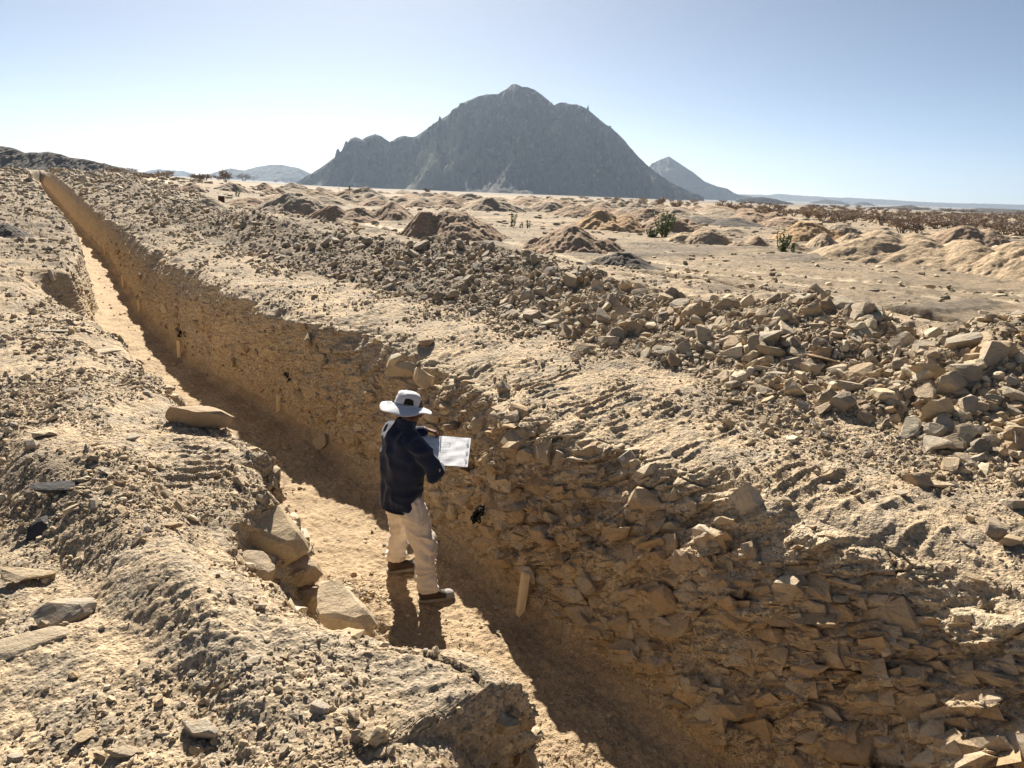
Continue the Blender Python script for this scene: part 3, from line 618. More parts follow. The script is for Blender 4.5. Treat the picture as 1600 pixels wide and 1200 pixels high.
for px, py, sz, rot, i, lb in (
    (312, 664, (.50, .30, .26), (0, 6, 4), 2, 'big smooth grey boulder lying on the left bank at the trench edge'),
    (300, 640, (.2, .16, .13), (20, 6, 30), 3, 'dark pointed rock just behind the big grey boulder'),
    (40, 1010, (.30, .18, .06), (6, -4, 15), 0, 'pale flat slab at the left edge of the foreground'),
    (312, 1148, (.135, .10, .085), (10, 5, -10), 2, 'rounded tan rock in the foreground with a shadow beneath it'),
    (500, 1112, (.085, .07, .06), (10, 25, 40), 6, 'small whitish grey rock in the foreground left of the corner block'),
    (586, 1158, (.115, .10, .08), (30, 10, 20), 7, 'grey fractured rock low in the foreground'),
    (190, 1180, (.10, .07, .06), (0, 10, 10), 5, 'small oval tan rock at the bottom left'),
    (136, 1152, (.09, .08, .05), (15, 10, 60), 4, 'dark grey rock at the bottom left'),
    (92, 765, (.27, .10, .08), (25, 12, 42), 8, 'long black slab leaning on the left bank'),
    (62, 830, (.16, .09, .07), (15, -35, 70), 9, 'jagged black rock on the shaded mound at the left'),
    (105, 965, (.22, .12, .11), (20, -20, 40), 3, 'dark block poking from the shaded mound at the left'),
    (45, 905, (.22, .12, .08), (20, 15, 30), 12, 'tilted dusty slab near the left edge above the pale slab'),
    (268, 825, (.11, .07, .05), (0, 0, 20), 2, 'flat pale stone below the track prints on the left bank'),
    (204, 690, (.13, .11, .09), (10, 0, 80), 5, 'single roundish stone left of the track prints'),
    (160, 552, (.36, .2, .07), (5, 0, 20), 0, 'large flat stone on the left bank above the trench bend'),
    (85, 518, (.42, .16, .05), (3, 0, 5), 4, 'bright flat slab on the left bank near the hollow'),
    (985, 520, (.27, .20, .22), (70, 10, 20), 1, 'large grey faceted boulder at the front of the spoil bank'),
    (945, 500, (.26, .15, .12), (15, 20, -10), 3, 'tan slab lying left of the large grey boulder'),
    (1095, 478, (.34, .22, .16), (10, -5, 10), 2, 'long pale boulder on the crest of the spoil bank'),
    (1060, 510, (.18, .16, .2), (60, 0, 60), 6, 'upright tan rock right of the large grey boulder'),
    (1235, 487, (.40, .22, .18), (10, 0, -10), 0, 'largest flat boulder on top of the spoil bank'),
    (1275, 482, (.30, .16, .15), (20, -25, 20), 7, 'slanting tan slab on the crest beside the largest boulder'),
    (1205, 552, (.25, .15, .10), (-12, 8, 10), 3, 'pale yellow slab on the face of the spoil bank'),
    (1190, 580, (.22, .13, .11), (-10, 5, 0), 5, 'squarish yellow block at the foot of the spoil bank'),
    (1290, 565, (.34, .17, .07), (-15, 12, -15), 0, 'dark grey slab among tan rocks in the spoil bank'),
    (1450, 590, (.26, .22, .18), (60, 10, 0), 1, 'big rounded tan boulder in the right of the spoil bank'),
    (1330, 610, (.24, .15, .12), (0, 5, -5), 6, 'reddish tan oblong rock at the foot of the spoil bank'),
    (1530, 527, (.46, .18, .08), (0, 0, 5), 0, 'long flat slab on the crest at the right edge'),
    (1360, 560, (.2, .16, .16), (50, 10, 60), 9, 'blocky tan rock behind the rounded boulder'),
    (1590, 690, (.26, .22, .18), (0, 10, 60), 1, 'large tan boulder cut by the right edge of the picture'),
    (1465, 760, (.19, .10, .07), (5, 0, 0), 4, 'flat pale stone alone on the gravel at the right'),
    (1580, 850, (.16, .12, .08), (5, 10, 20), 2, 'chunky pale stone near the rim at the far right'),
    (1525, 908, (.15, .09, .07), (5, 10, -5), 4, 'pale slab lying on the right rim of the trench'),
    (1145, 630, (.16, .12, .08), (-10, 5, 20), 5, 'wedge of pale rock in the earth below the spoil bank'),
    (780, 948, (.10, .08, .025), (0, 0, 10), 0, 'flat grey stone on the trench floor beside the nearest stake'),
    (665, 535, (.20, .13, .09), (5, -10, 10), 3, 'grey boulder on the rim above the worker'),
    (830, 398, (.2, .18, .18), (10, 0, 40), 6, 'roundish rock topping the middle of the spoil bank')):
    x, y, z = gz(px, py)
    rock(x, y, z + sz[2] * .22, sz, lb, rot=rot, i=i)
# blocks set into the trench walls: (u, v, z)
def darkmat(name, c, rough=.8):
    b = NB(name); p = b.pos(); b.col(b.mix(b.ramp(b.noise(p, 12, 5, .6), .4, .65), c, tuple(k * 1.5 for k in c))); b.b.inputs['Roughness'].default_value = rough
    b.bump(b.noise(p, 30, 6, .7), .6, .02); return b.m
for u, v, z, sz, rot, i, lb in (
    (-.42, -1.66, .80, (.36, .26, .30), (8, 4, -28), 3, 'smooth tan block jutting from the left wall at mid height'),
    (-.22, -2.10, 1.12, (.28, .22, .26), (25, 25, -10), 6, 'rounded tan block high in the left wall notch'),
    (-.42, -2.2, 1.05, (.24, .2, .24), (30, 50, -60), 12, 'tilted brown block beside the rounded one in the notch'),
    (.12, -1.88, 1.14, (.44, .30, .28), (12, 18, -25), 3, 'large cracked block at the head of the left wall notch'),
    (-.72, -1.60, .42, (.20, .18, .2), (20, 0, 20), 6, 'brown block at the foot of the left wall below the jutting one'),
    (-2.1, -1.86, 1.0, (.30, .24, .22), (10, 8, -30), 7, 'layered dark block at the bank corner in the near foreground'),
    (2.75, .30, 1.28, (.46, .30, .34), (50, 10, 20), 1, 'big grey split block in the right wall above the worker'),
    (2.35, .30, 1.30, (.30, .22, .36), (20, 30, 30), 9, 'upright slab leaning on the split block in the right wall'),
    (3.1, .34, 1.32, (.22, .18, .30), (10, -20, 30), 5, 'narrow block at the left of the split block in the wall'),
    (.05, .26, 1.22, (.16, .14, .24), (20, 20, 10), 6, 'grey faceted rock standing in the trench rim below the prints'),
    (-.1, .12, .62, (.34, .14, .15), (0, 25, 20), 4, 'long grey slab wedged in the wall above the nearest stake'),
    (.28, .12, .78, (.26, .12, .12), (0, 5, 0), 0, 'orange brown slab in the wall right of the black scrap'),
    (-2.42, .52, 1.27, (.24, .20, .12), (0, 0, 0), 2, 'sunlit pale block capping the right wall'),
    (-2.72, .42, .97, (.13, .06, .20), (0, 15, 40), 4, 'grey pointed slab standing in the layered wall at the right'),
    (-2.80, .42, .86, (.16, .07, .12), (0, 35, 40), 0, 'dark slab lying under the pointed grey slab'),
    (-3.02, .60, 1.20, (.20, .12, .14), (10, 20, 10), 2, 'dark purple rock at the right edge of the picture')):
    x, y = uv2xy(u, v)
    o = rock(x, y, z, sz, lb, rot=rot, i=i)
    o.rotation_euler.z += -TH * 0 + rad(35.5)
    if 'purple' in lb: o.data = o.data.copy(); o.data.materials[0] = darkmat('purple_rock', (.06, .035, .035))
MB_ = darkmat('black_rock', (.045, .042, .042))
for o in list(COL.objects):
    if o.get('label', '').startswith(('long black slab', 'jagged black rock')): o.data = o.data.copy(); o.data.materials[0] = MB_
print('rocks', round(time.time() - T0, 1))

# ------------------------------------------------------------------ spoil mounds on the plain
def mound_mat(name, c1, c2):
    b = NB(name); p = b.pos()
    c = b.mix(b.ramp(b.noise(p, 1.1, 6, .65), .38, .62), c1, c2); c = b.mix(b.ramp(b.noise(p, 9, 5, .7), .52, .7, 0, .6), c, tuple(k * .55 for k in c2)); c = grit(b, p, 12, .6, c); b.col(c)
    n1 = b.bump(b.noise(p, 5, 6, .7), .9, .10); b.bump(b.noise(p, 26, 4, .75), .8, .025, n1); return b.m
MM = {'brown': mound_mat('brown_spoil', (.46, .32, .21), (.37, .265, .18)), 'sand': mound_mat('sandy_spoil', (.53, .395, .255), (.44, .33, .215)),
      'orange': mound_mat('orange_spoil', (.55, .36, .19), (.48, .32, .18)), 'dark': mound_mat('dark_gravel', (.17, .145, .12), (.12, .105, .09)), 'grey': mound_mat('grey_spoil', (.46, .365, .26), (.38, .30, .215))}
def ground_at(px, py):
    z = 1.3
    for _ in range(30):
        x, y = at(px, py, z); z = z * .6 + .4 * float(land(x, y))
    return x, y, float(land(x, y))
def mound(px, py, hw, top, kind, label, group=None, peaks=None, dr=.8, yaw=0., n=None, seed=None, cat='mound'):
    """a heap whose foot shows at (px, py), hw pixels half wide, its top at pixel height top"""
    x, y, z = ground_at(px, py); D = math.hypot(x, y); W = hw * D / F; hgt = (py - top) * D / F * 1.02
    W *= 1.12; dep = max(W * dr, hgt * 1.7); sd = seed if seed is not None else int(px * 7 + py)
    hgt *= 1 + dep / D * .0
    n = n or int(min(150, max(26, hw * 1.8)))
    hgt *= .98; g = np.linspace(-1.3, 1.3, n); X, Y = np.meshgrid(g, g, indexing='ij')
    peaks = peaks or [(0, 1, 1)]
    Zm = np.full(X.shape, -1e9)
    wx = X + n2(X * 1.3, Y * 1.3, sd) * .16; wy = Y + n2(X * 1.3 + 5, Y * 1.3, sd) * .16
    for (cx, hh, ww) in peaks:
        r = np.sqrt(((wx - cx) / ww) ** 2 + (wy / min(1, ww * 1.15)) ** 2 + .006)
        Zm = np.maximum(Zm, hh * np.where(r < .22, 1 - .22 * .75 - (r / .22) ** 2 * .055, (1 - r) * .98))
    a = np.arctan2(Y, X); rr = np.hypot(X, Y)
    Zm = Zm + (np.abs(n2(a * 5, rr * 1.0, sd + 3)) - .25) * .09 * np.clip(rr, 0, 1) + fb2(X * 3.0, Y * 3.0, 6, sd + 5, .66) * .16
    Zm = np.where(Zm > 0, Zm, Zm * .4) - .06
    V = np.stack([X * W, Y * dep, Zm * hgt + .02], -1).reshape(-1, 3)
    azm = math.atan2(x, y); M = Matrix.Rotation(-azm + rad(yaw), 3, 'Z')
    V = V @ np.array(M).T
    cx, cy = x + math.sin(azm) * dep * .85, y + math.cos(azm) * dep * .85
    zz = land(cx + V[:, 0], cy + V[:, 1]) - float(land(cx, cy)); V[:, 2] += zz
    me = mesh_np('spoil_mound', V, grid_faces(n, n), MM[kind], n > 60)
    o = link(bpy.data.objects.new('spoil_mound', me)); o.location = (cx, cy, float(land(cx, cy)))
    return tag(o, label, cat, group)
for a in (
    (466, 334, 62, 297, 'grey', 'large smooth grey brown mound in the middle distance, left of the tracks'),
    (705, 377, 86, 322, 'brown', 'tall pointed brown mound with a lower shoulder on its left', None, [(.12, 1, .85), (-.35, .93, .6)]),
    (612, 346, 40, 311, 'brown', 'small cone of brown earth behind the tall pointed mound'),
    (540, 347, 62, 316, 'brown', 'long lumpy brown mound left of the tall pointed one', None, [(-.3, .95, .6), (.3, .8, .7)]),
    (768, 331, 46, 305, 'grey', 'twin topped grey mound behind the green plants', None, [(-.1, 1, .8), (.35, .75, .7)]),
    (895, 398, 82, 346, 'brown', 'broad brown mound in front of the orange heaps', None, [(-.1, 1, .85), (.45, .55, .6), (-.6, .45, .4)]),
    (972, 417, 46, 394, 'dark', 'low pile of black gravel at the foot of the broad brown mound'),
    (862, 333, 34, 311, 'grey', 'grey mound behind the broad brown mound'),
    (905, 340, 50, 317, 'brown', 'brown heap between the grey mound and the orange one'),
    (950, 362, 62, 323, 'orange', 'orange earth heap behind the broad brown mound', None, [(-.2, 1, .8), (.4, .8, .6)]),
    (1040, 366, 62, 330, 'brown', 'brown topped heap behind the biggest green shrub', None, [(0, 1, .9), (.5, .7, .5)]),
    (1090, 383, 60, 354, 'sand', 'low sandy mound with two tops right of the biggest shrub', None, [(.15, 1, .7), (-.3, .72, .6)]),
    (1145, 368, 26, 358, 'grey', 'very low grey hump behind the two topped mound'),
    (1172, 386, 34, 368, 'brown', 'small ridged heap left of the right hand shrub', None, [(.2, 1, .7), (-.4, .5, .5)]),
    (1120, 354, 62, 338, 'dark', 'long dark bank behind the two topped mound', None, [(-.4, .9, .7), (.3, 1, .8)]),
    (1180, 350, 55, 327, 'brown', 'brown spoil heap behind the right hand shrub', None, [(-.1, .9, .8), (.4, 1, .6)]),
    (1258, 380, 66, 344, 'orange', 'bright orange heap with a bush on its top', None, [(.0, 1, .8), (.45, .6, .5)]),
    (1320, 374, 62, 348, 'grey', 'grey heap behind the bright orange one', None, [(-.2, 1, .8), (.45, .6, .5)]),
    (1330, 384, 28, 364, 'sand', 'small sandy cone in front of the grey heap'),
    (1284, 388, 24, 364, 'sand', 'small sandy heap beside the bright orange one'),
    (1235, 392, 26, 378, 'sand', 'low sandy heap hidden behind the right hand shrub'),
    (1470, 424, 150, 372, 'sand', 'long sunlit sandy embankment on the right of the plain', None, [(-.55, .92, .55), (-.2, .9, .6), (.15, .95, .6), (.55, .95, .5)], .75),
    (1640, 446, 110, 370, 'sand', 'high sandy slope at the right edge of the plain', None, [(.2, 1.05, .8), (-.1, .9, .7), (-.35, .7, .6)], .7),
    (1512, 386, 56, 352, 'brown', 'dark brown heap standing on the sandy embankment', None, [(-.1, 1, .9), (.3, .85, .7)]),
    (835, 322, 50, 306, 'brown', 'broad brown heap right of the twin topped grey mound', None, [(-.2, 1, .8), (.4, .8, .7)]),
    (990, 345, 60, 322, 'brown', 'broad brown heap between the orange heap and the biggest shrub', None, [(-.3, .8, .8), (.3, 1, .7)]),
    (1085, 342, 70, 324, 'grey', 'long grey brown heap behind the long dark bank', None, [(-.4, .9, .8), (.4, 1, .8)]),
    (1140, 336, 60, 320, 'brown', 'brown heap in front of the wide thicket bush', None, [(-.3, 1, .8), (.4, .8, .7)]),
    (1225, 358, 50, 338, 'brown', 'brown heap touching the left side of the bright orange one', None, [(0, 1, .9)]),
    (1390, 384, 60, 362, 'sand', 'sandy heap behind the left end of the embankment', None, [(-.2, 1, .8), (.4, .8, .6)]),
    (660, 318, 50, 301, 'brown', 'low brown ridge behind the tall pointed mound', None, [(-.3, .9, .8), (.4, 1, .8)]),
    (300, 300, 20, 285, 'brown', 'small brown heap near the left bushes'),
    (365, 300, 24, 285, 'grey', 'low heap right of the old rusty drum'),
    (330, 326, 34, 309, 'grey', 'low grey heap left of the rusty drum'),
    (395, 324, 40, 307, 'brown', 'flat brown heap right of the rusty drum'),
    (415, 300, 22, 284, 'brown', 'small heap at the foot of the left hills'),
    (460, 298, 26, 284, 'grey', 'pale heap directly beyond the large smooth mound'),
    (570, 306, 30, 290, 'grey', 'heap at the centre left of the far mound field'),
    (10, 372, 26, 352, 'dark', 'small dark mound at the left edge beyond the hollow')):
    mound(*a)
r2 = random.Random(5)
for i in range(120):
    px = r2.uniform(410, 1180); t = r2.random()
    py = 288 + (px - 400) * .0385 + 6 + t * 22
    hw = 10 + 22 * t + r2.random() * 8
    mound(px, py, hw, py - hw * r2.uniform(.36, .52), r2.choice(['brown', 'grey', 'grey', 'sand', 'brown']), '%s spoil heap in the %s row of far mounds, %s' % (r2.choice(['rounded', 'ridged']), ['back', 'middle', 'front'][int(t * 2.99)], ['at its left', 'left of the mountain centre', 'below the mountain centre', 'right of centre', 'towards the green shrub', 'at its right end'][int((px - 410) / 770 * 5.99)]), 'far field of spoil heaps', n=24, seed=i * 13,
          peaks=r2.choice([[(0, 1, 1)], [(-.2, 1, .8), (.4, .7, .6)], [(.25, 1, .7), (-.4, .8, .6)]]))
print('mounds', round(time.time() - T0, 1))

# ------------------------------------------------------------------ plants
def plantmat(name, c1, c2, tr=0.):
    b = NB(name); t = b.n('ShaderNodeObjectInfo').outputs['Random']; p = b.pos()
    b.col(b.mix(b.ramp(b.noise(p, 3, 3, .6), .35, .65), c1, c2)); b.b.inputs['Roughness'].default_value = .7
    return b.m
M_TWIG = plantmat('dry_twigs', (.29, .22, .165), (.38, .30, .23)); M_TRUNK = plantmat('dry_bark', (.11, .08, .055), (.17, .125, .09))
M_LEAF = plantmat('broad_green_leaf', (.075, .12, .04), (.15, .20, .085)); M_STEM = plantmat('pale_green_stem', (.17, .17, .09), (.2, .2, .12))
M_YEL = plantmat('yellow_green_leaf', (.20, .17, .06), (.28, .22, .08))
def stick(Vs, Fs, a, b, ra, rb):
    a, b = np.array(a), np.array(b); d = b - a; d /= np.linalg.norm(d) + 1e-9; u = np.cross(d, [.3, .5, .81]); u /= np.linalg.norm(u) + 1e-9; w_ = np.cross(d, u); k = len(Vs)
    for p, r in ((a, ra), (b, rb)):
        for t in (0, 2.094, 4.189): Vs.append(p + r * (math.cos(t) * u + math.sin(t) * w_))
    for i in range(3): Fs.append((k + i, k + (i + 1) % 3, k + 3 + (i + 1) % 3, k + 3 + i))
def bush_meshes(seed, flat=1.0, stems=9, twigs=26, spread=1.0):
    r = np.random.RandomState(seed); TV, TF, CV, CF = [], [], [], []
    for i in range(stems):
        a = i * 2 * math.pi / stems + r.rand() * .6; lean = r.uniform(.25, 1.0) * spread; L = r.uniform(.6, .95)
        p = np.array([r.randn() * .04, r.randn() * .04, -.05]); mid = p + np.array([math.cos(a) * lean * .35, math.sin(a) * lean * .35, L * .5])
        stick(TV, TF, p, mid, .028, .018)
        for j in range(3):
            e = mid + np.array([math.cos(a + r.randn() * .5) * lean * .4, math.sin(a + r.randn() * .5) * lean * .4, L * .3 * r.uniform(.6, 1.2)])
            stick(TV, TF, mid, e, .016, .008)
            for t in range(twigs):
                s = mid + (e - mid) * r.uniform(.2, 1); d = r.randn(3) * np.array([1, 1, .55]) + np.array([math.cos(a) * .6, math.sin(a) * .6, .45]); d /= np.linalg.norm(d)
                q = s + d * r.uniform(.14, .34); q[2] = min(q[2], flat * (1 + r.randn() * .03)); wv = np.cross(d, r.randn(3)); wv /= np.linalg.norm(wv); wv *= r.uniform(.007, .016); k = len(CV)
                m_ = (s + q) / 2 + r.randn(3) * .03
                CV += [s - wv * .5, s + wv * .5, m_ + wv, m_ - wv, q + wv * 2.2, q - wv * 2.2]; CF += [(k, k + 1, k + 2, k + 3), (k + 3, k + 2, k + 4, k + 5)]
    return mesh_np('trunk', np.array(TV), np.array(TF), M_TRUNK), mesh_np('crown', np.array(CV), np.array(CF), M_TWIG)
BUSH = [bush_meshes(1, 1.1, 9, 13, .8), bush_meshes(2, 1.0, 9, 13, 1.0), bush_meshes(3, 1.2, 8, 12, .6), bush_meshes(4, .95, 10, 13, 1.1)]
BLOB = []
def bush(x, y, z, s, label, group, k, parts=True, wide=1.0):
    if parts:
        e = link(bpy.data.objects.new('dry_bush', None)); e.empty_display_size = .2
        for nm, me in zip(('trunk', 'crown'), BUSH[k]): link(bpy.data.objects.new(nm, me), e)
    else:
        if not BLOB:
            for t, c in BUSH:
                bm = bmesh.new(); bm.from_mesh(t); bm.from_mesh(c); me = bpy.data.meshes.new('dry_bush'); bm.to_mesh(me); bm.free(); me.materials.append(M_TWIG); BLOB.append(me)
        e = link(bpy.data.objects.new('dry_bush', BLOB[k]))
    e.location = (x, y, z - .05 * s); e.rotation_euler.z = r2.random() * 6.28; e.scale = (s * wide, s * wide, s)
    return tag(e, label, 'bush', group)
def bush_px(px, py, hpx, label, group=None, k=None, parts=True, wide=1.0, dz=0):
    x, y, z = ground_at(px, py); D = math.hypot(x, y)
    return bush(x, y, z + dz, hpx * D / F, label, group, r2.randrange(4) if k is None else k, parts, wide)
for px, py, hp, k, wd, lb in (
    (352, 285, 22, 2, .8, 'tallest bare bush on the left skyline'), (320, 283, 15, 0, 1, 'low brown bush at the left end of the skyline row'), (382, 283, 15, 0, 1, 'dense round bush right of the tallest skyline bush'),
    (1000, 322, 13, 0, 1, 'isolated bush above the orange heaps'), (1032, 324, 20, 2, .8, 'vase shaped bush behind the brown topped heap'), (1056, 327, 16, 0, 1, 'round bush just right of the vase shaped one'),
    (1140, 333, 20, 3, 1.3, 'wide brown thicket bush above the two topped mound'), (1165, 331, 14, 1, 1, 'low bush at the right of the wide thicket'), (1190, 330, 13, 0, 1, 'small bush between the thicket and the orange heap'), (1218, 331, 16, 0, 1, 'bush behind the orange heap'),
    (1318, 352, 22, 2, .6, 'sparse thin bush in open sand'), (1300, 352, 18, 2, .55, 'small sparse bush left of the thin one'), (1410, 366, 26, 1, 1.2, 'broad bush with visible stems in open sand behind the embankment'), (1432, 366, 22, 2, .9, 'stemmy bush at the right of the broad one'),
    (1598, 370, 18, 0, 1.3, 'round dark bush at the right edge of the plain'), (667, 303, 12, 2, .9, 'bush rising above the far field of mounds'), (545, 302, 10, 1, 1, 'small round bush by the distant post')):
    bush_px(px, py, hp, lb, None, k, True, wd)
x, y, z = ground_at(1268, 372); bush(x + .5, y + 2, z + .95, .62, 'dry bush growing on top of the bright orange heap', None, 3, True, 1.3)
G1, G2 = 'brown bushes on the right plain', 'distant bushes along the horizon'
pl = []
for i in range(2600):
    if len(pl) >= 105: break
    px = r2.uniform(1180, 1640); t = r2.random() ** 1.3; py = 331 + (px - 1200) * .022 + t * (8 + (px - 1180) * .052)
    hp = 5.5 + t * 12 + r2.random() * 3
    if 1330 < px < 1400 and py > 352: continue
    if all(abs(px - a) > hb * 1.0 or abs(py - b) > 3.2 for a, b, hb in pl):
        pl.append((px, py, hp)); bush_px(px, py, hp, '%s leafless acacia bush on the plain, %s, %s' % ('broad' if hp > 13 else 'small' if hp > 9 else 'very small', 'nearest row' if py > 346 else 'middle row' if py > 338 else 'far row', ['behind the orange heap', 'above the grey heap', 'left of the embankment top', 'behind the embankment', 'behind the dark heap', 'towards the right edge', 'at the right edge'][min(6, int((px - 1180) / 66))]), G1, None, hp > 13, r2.uniform(.9, 1.35))
for i in range(120):
    px = r2.uniform(850, 1660); py = 308 + (px - 850) * .033 + r2.random() * 9
    bush_px(px, py, r2.uniform(3.5, 7), 'tiny distant bush near the foot of the mountains', G2, None, False, r2.uniform(1, 2))
for i in range(70):
    px = r2.uniform(150, 1000); py = 275 + max(0, px - 330) * .045 + r2.random() * 6
    if px < 330: py = 268 + (px - 150) * .07 + r2.random() * 5
    bush_px(px, py, r2.uniform(6, 13), 'brown bush on the skyline %s' % ('below the dark left hill' if px < 240 else 'below the faint blue hills' if px < 330 else 'below the pair of blue hills' if px < 480 else 'at the left foot of the mountain' if px < 620 else 'under the left half of the mountain' if px < 800 else 'under the right half of the mountain'), 'skyline bushes', None, False, r2.uniform(1, 1.8))
def leafy(px, py, hpx, label, nst, wide, leaf, mat=M_LEAF, seed=0, dn=1.0, name='green_shrub'):
    x, y, z = ground_at(px, py); D = math.hypot(x, y); h = hpx * D / F; r = np.random.RandomState(seed + 70); SV, SF, LV, LF = [], [], [], []
    for i in range(nst):
        a = r.rand() * 6.28; ln = r.uniform(.05, .5) * wide; b = np.array([math.cos(a) * .06, math.sin(a) * .06, -.05]); L = h * r.uniform(.5, 1.0); e = np.array([math.cos(a) * ln * h, math.sin(a) * ln * h, L])
        m_ = (b + e) / 2 + np.array([math.cos(a), math.sin(a), 0]) * ln * h * .2; stick(SV, SF, b, m_, .016, .012); stick(SV, SF, m_, e, .012, .006)
        for t in range(int(26 * dn)):
            q = r.uniform(.12, 1.02); p = (b * (1 - q) ** 2 + 2 * m_ * q * (1 - q) + e * q * q); aa = r.rand() * 6.28; d = np.array([math.cos(aa), math.sin(aa), r.uniform(.1, .9)]); d /= np.linalg.norm(d); s_ = np.cross(d, [0, 0, 1]); s_ /= np.linalg.norm(s_)
            lf = leaf * r.uniform(.6, 1.2); up = np.cross(s_, d) * lf * .12; k = len(LV)
            LV += [p, p + d * lf * .35 + s_ * lf * .28 + up, p + d * lf * .75 + s_ * lf * .25 + up, p + d * lf, p + d * lf * .75 - s_ * lf * .25 + up, p + d * lf * .35 - s_ * lf * .28 + up, p + d * lf * .5]
            LF += [(k, k + 1, k + 6, k + 5), (k + 1, k + 2, k + 3, k + 6), (k + 6, k + 3, k + 4, k + 5)]
    e = link(bpy.data.objects.new(name, None)); e.location = (x, y, z)
    link(bpy.data.objects.new('stem', mesh_np('stem', np.array(SV), np.array(SF), M_STEM)), e); link(bpy.data.objects.new('foliage', mesh_np('foliage', np.array(LV), np.array(LF), mat)), e)
    return tag(e, label, 'shrub')
leafy(1037, 370, 38, 'largest leafy green shrub in front of the brown heaps', 20, 1.3, .13, seed=1)
leafy(1018, 371, 14, 'low green growth at the left foot of the largest shrub', 9, 2.2, .12, seed=2)
leafy(1220, 393, 34, 'leafy green shrub standing alone at the edge of the sandy clearing', 9, 1.0, .12, seed=3, dn=1.1)
leafy(1240, 394, 12, 'tiny green sprig right of the lone shrub', 3, 1.2, .10, seed=4)
leafy(801, 355, 22, 'upright green plant on the sand behind the pointed mound', 6, .9, .10, seed=5)
leafy(826, 357, 16, 'small green plant with two shoots right of the upright one', 3, .9, .09, seed=6)
leafy(814, 356, 9, 'tiny green shoot between the two upright plants', 2, .5, .08, seed=8)
leafy(541, 316, 24, 'yellowish half bare shrub beyond the lumpy mound', 8, 1.0, .14, M_YEL, 7, .5)
leafy(371, 307, 12, 'dark small shrub beyond the rusty drum', 6, 1.0, .10, seed=9)
def lathe(prof, n=20):
    V = [(r * math.cos(2 * math.pi * i / n), r * math.sin(2 * math.pi * i / n), z) for r, z in prof for i in range(n)]
    Fc = [(j * n + i, j * n + (i + 1) % n, (j + 1) * n + (i + 1) % n, (j + 1) * n + i) for j in range(len(prof) - 1) for i in range(n)]
    return np.array(V), np.array(Fc)
x, y, z = ground_at(346, 322)
v, f = lathe([(.001, 0), (.29, 0), (.30, .02), (.28, .04), (.28, .28), (.295, .3), (.28, .32), (.28, .56), (.295, .58), (.28, .6), (.28, .84), (.30, .86), (.28, .87), (.001, .85)], 24)
o = tag(link(bpy.data.objects.new('rusty_drum', mesh_np('rusty_drum', v, f, darkmat('rust', (.055, .03, .022), .8), True))), 'small dark rusty drum standing beyond the tracks at the left', 'drum')
o.location = (x, y, z - .03); o.rotation_euler = (.05, .08, 0); o.scale = (.62, .62, .7)
x, y, z = ground_at(546, 300)
v, f = lathe([(.001, 0), (.16, 0), (.14, .5), (.13, 1.1), (.2, 1.35), (.2, 1.6), (.06, 1.72), (.1, 1.8), (.001, 1.95)], 10)
o = tag(link(bpy.data.objects.new('marker_post', mesh_np('marker_post', v, f, darkmat('dark_paint', (.03, .028, .03)), True))), 'small dark upright post far away below the mountain', 'post'); o.location = (x, y, z)

# ------------------------------------------------------------------ wooden survey stakes
def wood():
    b = NB('pale_pine'); p = b.n('ShaderNodeTexCoord').outputs['Object']; q = b.scl(p, (1, 1, .08))
    b.col(b.mix(b.ramp(b.noise(q, 60, 5, .6, .3), .4, .62), (.80, .64, .42), (.68, .52, .32))); b.b.inputs['Roughness'].default_value = .7
    b.bump(b.noise(q, 90, 4, .6), .3, .002); return b.m
M_WOOD = wood()
def stake_mesh(h):
    bm = bmesh.new(); w_ = .031; rings = []
    for z, s, c in ((-.3, 1, 0), (0, 1, 0), (h - .014, 1, 0), (h, .7, 0)):
        rings.append([bm.verts.new((a * w_ * s, b * w_ * s, z)) for a, b in ((-1, -.7), (-.7, -1), (.7, -1), (1, -.7), (1, .7), (.7, 1), (-.7, 1), (-1, .7))])
    for a, b in zip(rings[:-1], rings[1:]):
        for i in range(8): bm.faces.new((a[i], a[(i + 1) % 8], b[(i + 1) % 8], b[i]))
    bm.faces.new(rings[-1]); bm.faces.new(rings[0][::-1]); me = bpy.data.meshes.new('survey_stake'); bm.to_mesh(me); bm.free(); me.materials.append(M_WOOD); return me
def pencil(o, h):
    v, f = lathe([(.0325, h), (.0325, h + .004)], 8)
    me = mesh_np('pencil_line', v, f, darkmat('pencil', (.10, .08, .06))); c = link(bpy.data.objects.new('pencil_line', me), o)
for px, py, h, tx, ty, lb in ((822, 954, .28, 8, 9, 'nearest wooden stake, pale and square, leaning against the right wall foot'), (441, 645, .27, 2, 3, 'wooden stake at the wall foot, second from the camera'), (285, 557, .30, 0, 1, 'third wooden stake, below the small black scrap'),
                        (222, 489, .30, 0, 0, 'fourth wooden stake along the trench'), (196, 449, .34, 0, 1, 'fifth wooden stake, small in the distance'), (167, 402, .42, 0, 0, 'farthest wooden stake one can see in the trench')):
    x, y = at(px, py, 0.02)
    o = link(bpy.data.objects.new('survey_stake', stake_mesh(h))); o.location = (x, y, float(np.interp(xy2uv(x, y)[0], U_, ZF_)) + (.07 if px == 822 else .03)); o.location.x -= .05 * DV[0]; o.location.y -= .05 * DV[1]; o.rotation_euler = (rad(-tx), rad(ty), rad(20)); tag(o, lb, 'stake', 'wooden stakes along the trench')
    if px == 822: pencil(o, h - .065)

